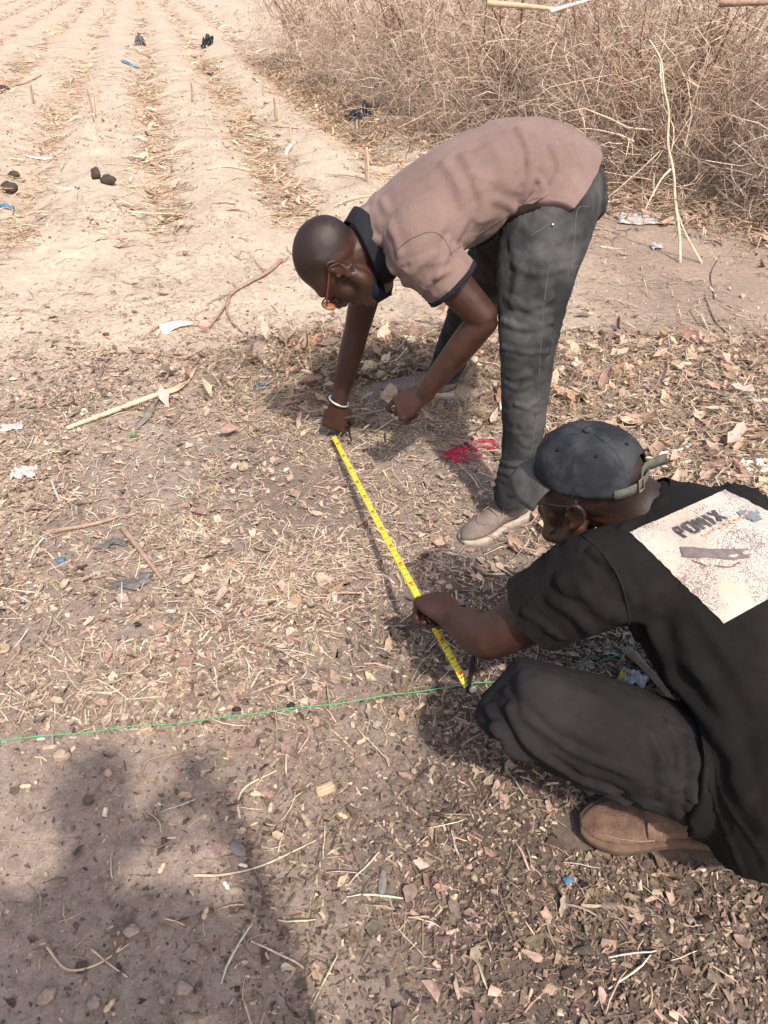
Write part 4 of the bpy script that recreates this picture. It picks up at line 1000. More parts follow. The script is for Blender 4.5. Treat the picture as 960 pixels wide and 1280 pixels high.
mb = MB(); box(ph+Vector((-0.005, -0.0138, -0.022)), (0.034, 0.0015, 0.074), PM, mb); put('screen', mb.mesh('screen', False), 'dark_frame', pht)

# ------------------------------------------------------------------ tape, pegs, string
pA = WZ(417, 545, 0.035); pB = WT(533, 765, 1.815); pC = WZ(584, 858, 0.012)
keys = [pA, pA.lerp(pB, 0.33)+Vector((0, 0, -0.004)), pA.lerp(pB, 0.66)+Vector((0, 0, -0.006)), pB, pB.lerp(pC, 0.5), pC]
TP = cr([tuple(k) for k in keys], 40); tw = 0.0088
def tape_side(p, t):
    v = np.array(CAMV)-p; s_ = np.cross(t, v*0.5+np.array((0, 0, 1.0))); return s_/np.linalg.norm(s_)
Tt = np.gradient(TP, axis=0); Tt /= np.linalg.norm(Tt, axis=1)[:, None]
V = []; F = []
for p, t in zip(TP, Tt):
    s_ = tape_side(p, t); n_ = np.cross(s_, t); V += [p-s_*tw, p-n_*0.0015*(1 if n_[2] > 0 else -1), p+s_*tw]
for i in range(len(TP)-1): F += [(3*i, 3*i+1, 3*i+4, 3*i+3), (3*i+1, 3*i+2, 3*i+5, 3*i+4)]
tape = put('tape_measure', mesh_from('tape_measure', V, F), 'tape_yellow'); solid(tape, 0.0006, 0)
tag(tape, 'yellow measuring tape pulled taut between the two men', 'measuring tape')
arc = np.concatenate([[0], np.cumsum(np.linalg.norm(np.diff(TP, axis=0), axis=1))])
def tp_at(s):
    p = np.array([np.interp(s, arc, TP[:, k]) for k in range(3)]); t = np.array([np.interp(s, arc, Tt[:, k]) for k in range(3)]); t /= np.linalg.norm(t)
    sd_ = tape_side(p, t); n_ = np.cross(sd_, t); n_ *= 1 if n_[2] > 0 else -1; return p, t, sd_, n_
mbk, mbr = MB(), MB()
s = 0.0; i = 0
while s < arc[-1]-0.003:
    p, t, sd_, n_ = tp_at(s); ln = 0.015 if i % 10 == 0 else (0.008 if i % 5 == 0 else 0.005); wd = 0.0010 if i % 10 else 0.0018
    for sg in ((-1, 1) if i % 10 else (1,)):
        a = p+n_*0.0016-sd_*tw*0.96*sg; b = a+sd_*ln*sg
        mb_ = mbr if i % 50 == 0 else mbk
        mb_.add([a-t*wd/2, a+t*wd/2, b+t*wd/2+n_*0.0006, b-t*wd/2+n_*0.0006], [(0, 1, 2, 3)])
    if i % 5 == 3:                                     # printed figures as small ink blocks along the middle
        for q in range(2):
            a = p+n_*0.0028+sd_*(-0.003+0.005*q); mbk.add([a-t*0.0016-sd_*0.0016, a+t*0.0016-sd_*0.0016, a+t*0.0016+sd_*0.0014, a-t*0.0016+sd_*0.0014], [(0, 1, 2, 3)])
    if i % 10 == 7:
        a = p+n_*0.0029; mbr.add([a-t*0.004-sd_*0.004, a+t*0.004-sd_*0.004, a+t*0.004+sd_*0.004, a-t*0.004+sd_*0.004], [(0, 1, 2, 3)])
    s += 0.01; i += 1
tag(put('scale_marks', mbk.mesh('scale_marks', False), 'tape_ink', tape), kind='stuff'); tag(put('red_marks', mbr.mesh('red_marks', False), 'tape_red', tape), kind='stuff')
mb = MB(); box(pC+Vector((0.012, -0.012, 0.002)), (0.007, 0.005, 0.004), np.array(Matrix.Rotation(0.5, 3, 'Z')), mb); put('end_hook', mb.mesh('end_hook', False), 'white_plastic', tape)

def rod(name, pts, r, m, label, cat, tipr=None):
    mb = MB(); rr_ = [r]*(len(pts)-1)+[tipr if tipr else r]; tube(pts, rr_, n=10, mb=mb, cap=0.4); return tag(put(name, mb.mesh(name), m), label, cat)
pg = PG(583, 868)
root = empty('iron_peg', pg); tag(root, 'black iron peg driven into the soil at the tape end with the string on it', 'peg')
mb = MB(); tube([pg+Vector((0, 0, -0.05)), pg+Vector((0.006, 0.004, 0.06)), pg+Vector((0.010, 0.010, 0.125))], [0.004, 0.0055, 0.0055], n=10, mb=mb); put('shaft', mb.mesh('shaft'), 'iron', root)
mb = MB(); ellip(pg+Vector((0.011, 0.011, 0.127)), (0.009, 0.009, 0.004), None, 12, 6, mb); put('peg_head', mb.mesh('peg_head'), 'iron', root)
g1 = Vector(gr['grip'])
rod('iron_peg', [g1+Vector((-0.035, -0.03, 0.012)), g1+Vector((0.03, 0.0, 0.0)), WZ(439, 551, 0.03)], 0.006, 'iron', 'black iron peg poking out of the bracelet hand', 'peg', 0.0035)
gt = (Vector(gl['thumb'])+Vector(gl['P'](0.15, 0.02, 0.05)))*0.5
rod('steel_rod', [gt+(gt-g1).normalized()*0.03, gt, gt.lerp(g1, 0.5), g1], 0.0034, 'rusty_iron', 'thin rusty rod pinched between the bending man\'s two hands', 'rod', 0.0025)
# string
S0 = WZ(-90, 933, 0.03); S1 = pg+Vector((0.003, 0, 0.035)); S2 = WZ(800, 812, 0.045)
mb = MB(); pts = []
for a, b in ((S0, S1), (S1, S2)):
    for t in np.linspace(0, 1, 40)[:-1]: pts.append(a.lerp(b, t)+Vector((0, 0.002*math.sin(t*40), -0.016*math.sin(math.pi*t)+0.0015*math.sin(t*23))))
tube(pts, [0.0013]*len(pts), n=7, sub=1, cap=0, mb=mb)
ph2 = 0
for q in range(60):                                     # slight twist of loose fibres
    p = pts[rng.integers(len(pts))]; tube([p, p+Vector(rng.normal(0, 0.006, 3))], [0.0006, 0.0003], n=4, sub=1, cap=0, mb=mb)
tag(put('string', mb.mesh('string'), 'green_string'), 'bright green string stretched across the litter past the iron peg', 'string')

# ------------------------------------------------------------------ litter: vectorised scatters
def rot_from(yaw, pitch, roll):
    cy, sy, cp, sp, cr_, sr = np.cos(yaw), np.sin(yaw), np.cos(pitch), np.sin(pitch), np.cos(roll), np.sin(roll)
    R = np.empty((len(yaw), 3, 3))
    R[:, 0, 0] = cy*cp; R[:, 0, 1] = cy*sp*sr-sy*cr_; R[:, 0, 2] = cy*sp*cr_+sy*sr
    R[:, 1, 0] = sy*cp; R[:, 1, 1] = sy*sp*sr+cy*cr_; R[:, 1, 2] = sy*sp*cr_-cy*sr
    R[:, 2, 0] = -sp; R[:, 2, 1] = cp*sr; R[:, 2, 2] = cp*cr_
    return R
def t_straw(n, L, r, bend, K=4):
    s = np.linspace(-0.5, 0.5, K); V = np.zeros((n, K, 3, 3))
    kx = rng.normal(0, 1, n)[:, None]*bend; kz = np.abs(rng.normal(0, 1, n))[:, None]*bend*0.6
    cx = s[None, :]*L[:, None]; cyv = (s[None, :]**2-0.08)*L[:, None]*kx + rng.normal(0, 0.012, (n, K))*L[:, None]; cz = -(s[None, :]**2-0.1)*L[:, None]*kz
    taper = np.interp(np.linspace(0, 1, K), [0, 0.33, 0.67, 1], [0.75, 1, 0.95, 0.5])
    for j, (a, f) in enumerate(((0.3, 1.0), (2.4, 1.0), (4.5, 0.7))):
        V[:, :, j, 0] = cx; V[:, :, j, 1] = cyv + r[:, None]*taper*math.cos(a)*f*1.5; V[:, :, j, 2] = cz + r[:, None]*taper*math.sin(a)*f
    F = []
    for k in range(K-1):
        for j in range(3): F.append((k*3+j, k*3+(j+1) % 3, (k+1)*3+(j+1) % 3, (k+1)*3+j))
    return V.reshape(n, -1, 3), np.array(F)
def t_sliver(n, L, r, bend):
    V, F = t_straw(n, L, r, bend, 3); V = V.reshape(n, 3, 3, 3)[:, :, :2, :].copy(); V[:, :, 1, 2] -= r[:, None]*0.6
    return V.reshape(n, 6, 3), np.array([(0, 1, 3, 2), (2, 3, 5, 4)])
def t_flake(n, L, W, curl):
    V, F = t_leaf(n, L, W, curl); V = V.reshape(n, 5, 3, 3)[:, [0, 2, 4]].copy(); V[:, 0, :, 1] *= 2.0; V[:, 2, :, 1] *= 2.5
    return V.reshape(n, 9, 3), np.array([(k*3+j, (k+1)*3+j, (k+1)*3+j+1, k*3+j+1) for k in range(2) for j in range(2)])
def t_gable(n, a, b, c, jit=0.25):
    g = np.array([(-1, -1, -1), (1, -1, -1), (-0.9, -0.25, 1), (0.9, 0.2, 1), (-1, 1, -1), (1, 1, -1)], float)
    V = g[None]*np.stack([a, b, c], -1)[:, None, :]*0.5*(1+rng.normal(0, jit, (n, 6, 3))); return V, np.array([(0, 1, 3, 2), (2, 3, 5, 4)])
def t_leaf(n, L, W, curl, ragged=0.25):
    s = np.linspace(-0.5, 0.5, 5); pr = np.array([0.18, 0.85, 1.0, 0.7, 0.1])[None, :]*(1+rng.normal(0, ragged, (n, 5)))
    w = np.array([-1, 0, 1.0]); V = np.zeros((n, 5, 3, 3)); cb_ = rng.normal(0, 1, n)*0.5; cc_ = np.abs(rng.normal(0, 1, n))*curl
    for j in range(3):
        V[:, :, j, 0] = s[None, :]*L[:, None]*(1+rng.normal(0, 0.06, (n, 5)))
        V[:, :, j, 1] = w[j]*W[:, None]*0.5*pr + rng.normal(0, 0.10, (n, 5))*W[:, None]*abs(w[j]) + (s[None, :]**2)*L[:, None]*cb_[:, None]*0.4
        V[:, :, j, 2] = (w[j]**2)*W[:, None]*cc_[:, None]*0.5*pr + (s[None, :]**2)*L[:, None]*cc_[:, None]*0.8 + rng.normal(0, 0.06, (n, 5))*W[:, None]
    F = []
    for k in range(4):
        for j in range(2): F.append((k*3+j, (k+1)*3+j, (k+1)*3+j+1, k*3+j+1))
    return V.reshape(n, -1, 3), np.array(F)
BX = np.array([(-1,-1,-1),(1,-1,-1),(1,1,-1),(-1,1,-1),(-1,-1,1),(1,-1,1),(1,1,1),(-1,1,1)], float)
BF = np.array([(3,2,1,0),(4,5,6,7),(0,1,5,4),(1,2,6,5),(2,3,7,6),(3,0,4,7)])
def t_chip(n, a, b, c, jit=0.28):
    V = BX[None]*np.stack([a, b, c], -1)[:, None, :]*0.5*(1+rng.normal(0, jit, (n, 8, 3))); return V, BF
def place(V, F, x, y, dz, col, tilt, name, m, yaw=None, smooth=False, colj=0.0):
    n = len(x); yaw = rng.uniform(0, 2*math.pi, n) if yaw is None else yaw
    R = rot_from(yaw, rng.normal(0, tilt, n), rng.normal(0, tilt*1.3, n))
    W_ = np.einsum('nij,nvj->nvi', R, V)
    zmin = W_[:, :, 2].min(1)
    W_[:, :, 2] += (gh(x, y) + dz - zmin*0.50)[:, None]; W_[:, :, 0] += x[:, None]; W_[:, :, 1] += y[:, None]
    nv_ = V.shape[1]; Fa = (F[None]+(np.arange(n)*nv_)[:, None, None]).reshape(-1, F.shape[1])
    cc_ = np.repeat(col, nv_, axis=0)
    return W_.reshape(-1, 3), Fa, cc_
class Soup:
    def __init__(s): s.V = []; s.F = []; s.C = []; s.n = 0
    def add(s, V, F, C_): s.V.append(V); s.F.append(F+s.n); s.C.append(C_); s.n += len(V)
    def obj(s, name, m, label, cat, parent=None, kind='stuff', smooth=False):
        me = fast_mesh(name, np.concatenate(s.V), np.concatenate(s.F), np.concatenate(s.C), smooth)
        o = bpy.data.objects.new(name, me); o.data.materials.append(MATS[m]); C.objects.link(o)
        if parent is not None: o.parent = parent; o.matrix_parent_inverse = world_of(parent).inverted()
        return tag(o, label, cat, kind=kind) if parent is None else o
def pal(n, cols, wts=None, j=0.18):
    c = np.array(cols)[rng.choice(len(cols), n, p=None if wts is None else np.array(wts)/sum(wts))]
    return np.clip(c*(1+rng.normal(0, j, (n, 1)))*(1+rng.normal(0, 0.05, (n, 3))), 0.005, 0.9)
STRAW = [(0.58, 0.455, 0.33), (0.50, 0.375, 0.27), (0.64, 0.54, 0.42), (0.40, 0.29, 0.215)]
LEAF = [(0.38, 0.255, 0.185), (0.46, 0.335, 0.25), (0.30, 0.21, 0.16), (0.54, 0.42, 0.32), (0.21, 0.15, 0.12)]
CHIP = [(0.17, 0.12, 0.09), (0.28, 0.20, 0.15), (0.40, 0.30, 0.22), (0.09, 0.065, 0.055), (0.50, 0.40, 0.30)]
def sample(n, x0, x1, y0, y1, dens, tries=8):
    xs, ys = [], []; got = 0
    for _ in range(tries):
        x = rng.uniform(x0, x1, n*2); y = rng.uniform(y0, y1, n*2)
        k = rng.random(n*2) < dens(x, y); xs.append(x[k]); ys.append(y[k]); got += k.sum()
        if got >= n: break
    return np.concatenate(xs)[:n], np.concatenate(ys)[:n]
def box_m(px, py, x0, x1, y0, y1, s=40.0):
    return sstep(x0-s, x0+s, px)*(1-sstep(x1-s, x1+s, px))*sstep(y0-s, y0+s, py)*(1-sstep(y1-s, y1+s, py))
def patch(x, y, sc=3.0, seed=55, lo=0.38, hi=0.62): return sstep(lo, hi, 0.5+0.5*fbm(x*sc, y*sc, 3, seed)*1.4)
def bare_front(x, y):                 # the nearly bare soil at the lower left
    px, py, d = to_px(x, y, 0*x); n = 60*fbm(x*4, y*4, 3, 91)
    return (1-sstep(240, 420, px+n+0.25*(1280-py)*0))*sstep(900, 980, py+n)
def fore(x, y):
    px, py, d = to_px(x, y, 0*x); n = 25*fbm(x*2.5, y*2.5, 3, 61)
    a = (0.12*sstep(320, 390, py+n)+0.88*sstep(385, 530, py+2.2*n))*tapehole(x, y)
    return a*(1-0.86*bare_front(x, y))*(0.30+0.70*patch(x, y, 2.4))
def rightleaf(x, y):
    px, py, d = to_px(x, y, 0*x); n = 20*fbm(x*3, y*3, 3, 71)
    return sstep(610, 700, px)*sstep(405, 455, py+n)*(1-sstep(640, 740, py+n))
def mound(x, y): return np.exp(-(((x-MC.x-0.05)/0.55)**2+((y-MC.y)/0.32)**2))

# --- nothing lies inside the shoes
FEET = [(SH['heelN'], SH['toeN'], 0.043), (SH['heelF'], SH['toeF'], 0.085), (Vector((.69, .838, 0)), Vector((.385, .872, 0)), 0.042), (Vector((.965, 1.0, 0)), Vector((.665, 1.03, 0)), 0.055)]
def clear(x, y):
    k = np.ones(len(x), bool)
    for a, b, r in FEET:
        dx, dy = b.x-a.x, b.y-a.y; t = np.clip(((x-a.x)*dx+(y-a.y)*dy)/(dx*dx+dy*dy), 0, 1); k &= np.hypot(x-a.x-t*dx, y-a.y-t*dy) > r
    return k
_sample = sample
def sample(*a, **k):
    x, y = _sample(*a, **k); m_ = clear(x, y); return x[m_], y[m_]
OCT = np.array([(1, 0, -0.4), (-1, 0, -0.4), (0, 1, -0.4), (0, -1, -0.4), (0.15, 0.1, 1)], float)
OF = np.array([(0, 2, 4), (2, 1, 4), (1, 3, 4), (3, 0, 4)])
def t_crumb(n, s_): return OCT[None]*s_[:, None, None]*np.array((0.62, 0.5, 0.4))*(1+rng.normal(0, 0.3, (n, 5, 3))), OF
def logn(n, m_, sg, lo, hi): return np.clip(rng.lognormal(math.log(m_), sg, n), lo, hi)
# --- soil crumbs
so = Soup()
def dens_cr(x, y):
    px, py, d = to_px(x, y, 0*x); return np.clip((0.10+0.90*sstep(420, 560, py))*(1-0.25*bare_front(x, y))*(0.35+0.65*patch(x, y, 3.5, 15))*np.clip(1.5/np.maximum(d, .5), .15, 1), 0, 1)
x, y = sample(34000, -1.8, 2.0, 0.35, 3.8, dens_cr, 12); n = len(x)
V, F = t_crumb(n, logn(n, 0.0042, 0.5, 0.002, 0.016)); so.add(*place(V, F, x, y, -0.0005, pal(n, [(0.19, 0.138, 0.105), (0.26, 0.19, 0.145), (0.13, 0.095, 0.075), (0.34, 0.255, 0.195)]), 0.6, '', ''))
x, y = sample(10000, -4.5, 3.4, 2.6, 10.5, lambda x, y: 0.10+0.6*patch(x, y, 2.0, 19)); n = len(x)
V, F = t_crumb(n, logn(n, 0.010, 0.55, 0.004, 0.045)); so.add(*place(V, F, x, y, -0.001, pal(n, [(0.42, 0.325, 0.25), (0.36, 0.275, 0.21), (0.28, 0.205, 0.16)]), 0.6, '', ''))
x, y = sample(16000, -0.5, 1.3, 0.4, 1.6, lambda x, y: 0.1+0.9*sstep(-0.2, 0.2, x+0.2*fbm(x*3, y*3, 2, 5)), 8); n = len(x)
V, F = t_crumb(n, logn(n, 0.0052, 0.5, 0.0025, 0.017)); so.add(*place(V, F, x, y, -0.0005, pal(n, [(0.10, 0.070, 0.053), (0.16, 0.112, 0.083), (0.065, 0.05, 0.042), (0.25, 0.18, 0.135)]), 0.6, '', ''))
so.obj('soil_crumbs', 'crumb', 'fine soil crumbs covering the ground', 'soil')
# --- straw bits
so = Soup()
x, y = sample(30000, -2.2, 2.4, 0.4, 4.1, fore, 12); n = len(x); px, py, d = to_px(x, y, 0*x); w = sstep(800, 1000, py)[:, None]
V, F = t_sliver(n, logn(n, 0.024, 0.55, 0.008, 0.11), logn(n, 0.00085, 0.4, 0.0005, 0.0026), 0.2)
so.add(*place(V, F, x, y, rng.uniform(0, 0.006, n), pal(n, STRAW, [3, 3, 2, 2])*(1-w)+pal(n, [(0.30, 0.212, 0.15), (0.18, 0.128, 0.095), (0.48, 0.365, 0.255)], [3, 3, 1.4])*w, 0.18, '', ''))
# pale band of chopped straw on the middle left
x, y = sample(14000, -2.0, 0.9, 1.1, 3.3, lambda x, y: tapehole(x, y)*(0.10+0.90*patch(x, y, 3.2, 44, 0.42, 0.64))*np.exp(-(((x+0.50)/1.0)**2+((y-1.95)/0.65)**2)), 16); n = len(x)
V, F = t_sliver(n, logn(n, 0.034, 0.5, 0.01, 0.14), logn(n, 0.0011, 0.4, 0.0006, 0.003), 0.2)
so.add(*place(V, F, x, y, rng.uniform(0, 0.008, n), pal(n, STRAW, [3, 3, 2, 3])*0.92, 0.16, '', ''))
# right hand drift of leaves and stalks
x, y = sample(9000, 0.2, 3.0, 1.7, 3.6, rightleaf); n = len(x)
V, F = t_straw(n, logn(n, 0.065, 0.5, 0.02, 0.3), logn(n, 0.0015, 0.4, 0.0008, 0.005), 0.6, 3)
so.add(*place(V, F, x, y, rng.uniform(0, 0.030, n), pal(n, STRAW, [3, 3, 2, 2]), 0.22, '', ''))
x, y = sample(3200, -1.2, 1.0, 2.2, 3.6, mound); n = len(x)
V, F = t_straw(n, logn(n, 0.07, 0.5, 0.02, 0.25), logn(n, 0.0013, 0.4, 0.0008, 0.004), 0.9, 3)
so.add(*place(V, F, x, y, rng.uniform(0, 0.04, n), pal(n, [(0.44, 0.32, 0.21), (0.30, 0.21, 0.145), (0.55, 0.42, 0.28)]), 0.3, '', ''))
x, y = sample(4200, -3.2, 3.2, 2.6, 5.6, lambda x, y: 0.10+0.7*patch(x, y, 1.6, 63, 0.5, 0.7)+0.5*np.exp(-((y-2.9-0.2*x)/0.4)**2)); n = len(x)
V, F = t_straw(n, logn(n, 0.06, 0.6, 0.02, 0.3), logn(n, 0.0013, 0.4, 0.0008, 0.004), 0.6, 3)
so.add(*place(V, F, x, y, rng.uniform(0, 0.006, n), pal(n, STRAW, [3, 3, 2, 2]), 0.12, '', ''))
so.obj('straw_litter', 'litter', 'chopped dry straw scattered thickly over the ground', 'straw')
# --- leaf bits
so = Soup()
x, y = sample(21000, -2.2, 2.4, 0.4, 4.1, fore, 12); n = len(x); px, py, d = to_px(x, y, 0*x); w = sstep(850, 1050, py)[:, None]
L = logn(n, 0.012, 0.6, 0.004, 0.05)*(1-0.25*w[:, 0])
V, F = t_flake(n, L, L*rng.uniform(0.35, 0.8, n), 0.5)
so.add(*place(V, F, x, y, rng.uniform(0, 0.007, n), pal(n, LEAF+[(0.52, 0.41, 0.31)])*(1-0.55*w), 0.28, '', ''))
x, y = sample(3200, 0.2, 3.0, 1.7, 3.6, rightleaf); n = len(x); L = logn(n, 0.036, 0.4, 0.015, 0.09)
V, F = t_leaf(n, L, L*rng.uniform(0.25, 0.55, n), 0.7); so.add(*place(V, F, x, y, rng.uniform(0, 0.03, n), pal(n, [(0.50, 0.36, 0.25), (0.42, 0.28, 0.19), (0.58, 0.44, 0.31), (0.34, 0.22, 0.155)]), 0.4, '', ''))
x, y = sample(1100, -1.2, 1.0, 2.2, 3.6, mound); n = len(x); L = logn(n, 0.042, 0.5, 0.012, 0.13)
V, F = t_leaf(n, L, L*rng.uniform(0.2, 0.5, n), 0.6); so.add(*place(V, F, x, y, rng.uniform(0, 0.045, n), pal(n, LEAF), 0.45, '', ''))
x, y = sample(7000, -2.0, 0.8, 1.1, 3.2, lambda x, y: (0.25+0.75*patch(x, y, 4.0, 29, 0.45, 0.62))*tapehole(x, y), 12); n = len(x); L = logn(n, 0.012, 0.6, 0.004, 0.035)
V, F = t_flake(n, L, L*rng.uniform(0.3, 0.8, n), 0.5); so.add(*place(V, F, x, y, rng.uniform(0, 0.010, n), pal(n, [(0.30, 0.21, 0.16), (0.40, 0.29, 0.22), (0.22, 0.165, 0.13), (0.48, 0.37, 0.28)]), 0.28, '', ''))
so.obj('leaf_litter', 'litter', 'broken brown leaf fragments strewn over the ground', 'leaves')
# --- wood chips
so = Soup()
x, y = sample(20000, -2.0, 2.4, 0.4, 3.2, lambda x, y: fore(x, y)*(0.25+0.75*sstep(640, 900, to_px(x, y, 0*x)[1])), 14); n = len(x); L = logn(n, 0.0085, 0.5, 0.003, 0.032)
V, F = t_gable(n, L, L*rng.uniform(0.25, 0.6, n), L*0.16); so.add(*place(V, F, x, y, rng.uniform(0, 0.005, n), pal(n, CHIP, [3, 3, 1.6, 2.4, 0.5]), 0.3, '', ''))
x, y = sample(13000, -0.5, 1.3, 0.4, 1.7, lambda x, y: 0.05+0.95*sstep(-0.2, 0.15, x+0.2*fbm(x*3, y*3, 2, 5)), 8); n = len(x); L = logn(n, 0.0075, 0.55, 0.003, 0.030)
V, F = t_gable(n, L, L*rng.uniform(0.25, 0.6, n), L*0.16); so.add(*place(V, F, x, y, rng.uniform(0, 0.006, n), pal(n, [(0.125, 0.088, 0.066), (0.19, 0.135, 0.10), (0.07, 0.053, 0.044), (0.34, 0.25, 0.18)], [3, 3, 2.4, 1.0]), 0.35, '', ''))
so.obj('chip_litter', 'crumb', 'small bark and husk chips mixed in the litter', 'chips')
# --- stalks and husks lying in the furrows of the field
so = Soup()
def dens_f(x, y):
    ph = row_phase(x, y); f = 0.5+0.5*np.cos(2*math.pi*ph)
    return field_mask(x, y)*np.clip((f**3.0)*(0.25+0.9*patch(x, y, 1.1, 83, 0.35, 0.6))*(1-0.6*sstep(9, 20, y))+0.02, 0, 1)
x, y = sample(13000, -9, 2.6, 4.0, 15, dens_f, 40); n = len(x)
L = np.clip(rng.lognormal(math.log(0.11), 0.5, n), 0.03, 0.5); r = np.clip(rng.lognormal(math.log(0.0036), 0.45, n), 0.0018, 0.011)
yaw = np.where(rng.random(n) < 0.5, rng.normal(0, 0.45, n), rng.uniform(0, 6.28, n))
V, F = t_straw(n, L, r, 0.5, 3); so.add(*place(V, F, x, y, rng.uniform(0, 0.012, n), pal(n, [(0.70, 0.55, 0.39), (0.62, 0.47, 0.33), (0.74, 0.62, 0.46), (0.52, 0.38, 0.27)]), 0.07, '', '', yaw=yaw))
x, y = sample(3500, -9, 2.6, 4.2, 14, dens_f, 30); n = len(x); L = np.clip(rng.lognormal(math.log(0.09), 0.4, n), 0.04, 0.2)
V, F = t_flake(n, L, L*rng.uniform(0.10, 0.22, n), 0.5); so.add(*place(V, F, x, y, rng.uniform(0, 0.03, n), pal(n, [(0.64, 0.50, 0.36), (0.56, 0.42, 0.30), (0.48, 0.32, 0.22)]), 0.25, '', ''))
x, y = sample(8000, -30, 0, 13, 46, lambda x, y: np.clip(((0.5+0.5*np.cos(2*math.pi*row_phase(x, y)))**2)*(0.4+0.6*patch(x, y, .5, 83, 0.35, 0.6))*field_mask(x, y), 0, 1), 30); n = len(x)
V, F = t_sliver(n, logn(n, 0.25, 0.5, 0.1, 0.7), logn(n, 0.014, 0.4, 0.006, 0.03), 0.5); so.add(*place(V, F, x, y, rng.uniform(0, 0.03, n), pal(n, [(0.60, 0.46, 0.33), (0.52, 0.39, 0.28), (0.44, 0.32, 0.235)]), 0.12, '', ''))
so.obj('furrow_straw', 'litter', 'golden maize stalks and husks lying in the furrows between ridges', 'straw')
# --- drift at the foot of the hedge
so = Soup()
HEDGE = [(3.6, 3.9), (2.55, 4.75), (1.9, 5.5), (0.75, 7.0), (-0.24, 8.5), (-0.95, 11.0), (-2.0, 15.0), (-3.4, 20.0)]
HP = np.array(HEDGE)
def hedge_d(x, y):                      # signed distance in front of (<0) the hedge line
    best = np.full(np.shape(x), 1e9); sg = np.zeros(np.shape(x))
    for a, b in zip(HP[:-1], HP[1:]):
        ab = b-a; t = np.clip(((x-a[0])*ab[0]+(y-a[1])*ab[1])/np.dot(ab, ab), 0, 1)
        dx = x-(a[0]+t*ab[0]); dy = y-(a[1]+t*ab[1]); d = np.hypot(dx, dy); c = ab[0]*dy-ab[1]*dx
        k = d < best; best = np.where(k, d, best); sg = np.where(k, np.sign(c), sg)
    return -best*sg
x, y = sample(6000, -3.5, 3.8, 3.8, 15, lambda x, y: np.exp(-((hedge_d(x, y)-0.05)/0.32)**2)*0.9, 30); n = len(x); L = np.clip(rng.lognormal(math.log(0.05), 0.4, n), 0.02, 0.12)
V, F = t_flake(n, L, L*rng.uniform(0.2, 0.45, n), 0.7); so.add(*place(V, F, x, y, rng.uniform(0, 0.05, n), pal(n, [(0.44, 0.29, 0.19), (0.36, 0.22, 0.15), (0.52, 0.38, 0.25), (0.28, 0.18, 0.13)]), 0.4, '', ''))
x, y = sample(5000, -3.5, 3.8, 3.8, 15, lambda x, y: np.exp(-((hedge_d(x, y)+0.0)/0.35)**2)*0.9, 30); n = len(x)
V, F = t_straw(n, np.clip(rng.lognormal(math.log(0.14), 0.5, n), 0.04, 0.6), np.clip(rng.lognormal(math.log(0.0024), 0.4, n), 0.0012, 0.006), 0.7, 3)
so.add(*place(V, F, x, y, rng.uniform(0, 0.05, n), pal(n, STRAW, [3, 3, 2, 2]), 0.25, '', ''))
so.obj('hedge_litter', 'litter', 'drift of dry leaves and straw along the foot of the brush hedge', 'litter')

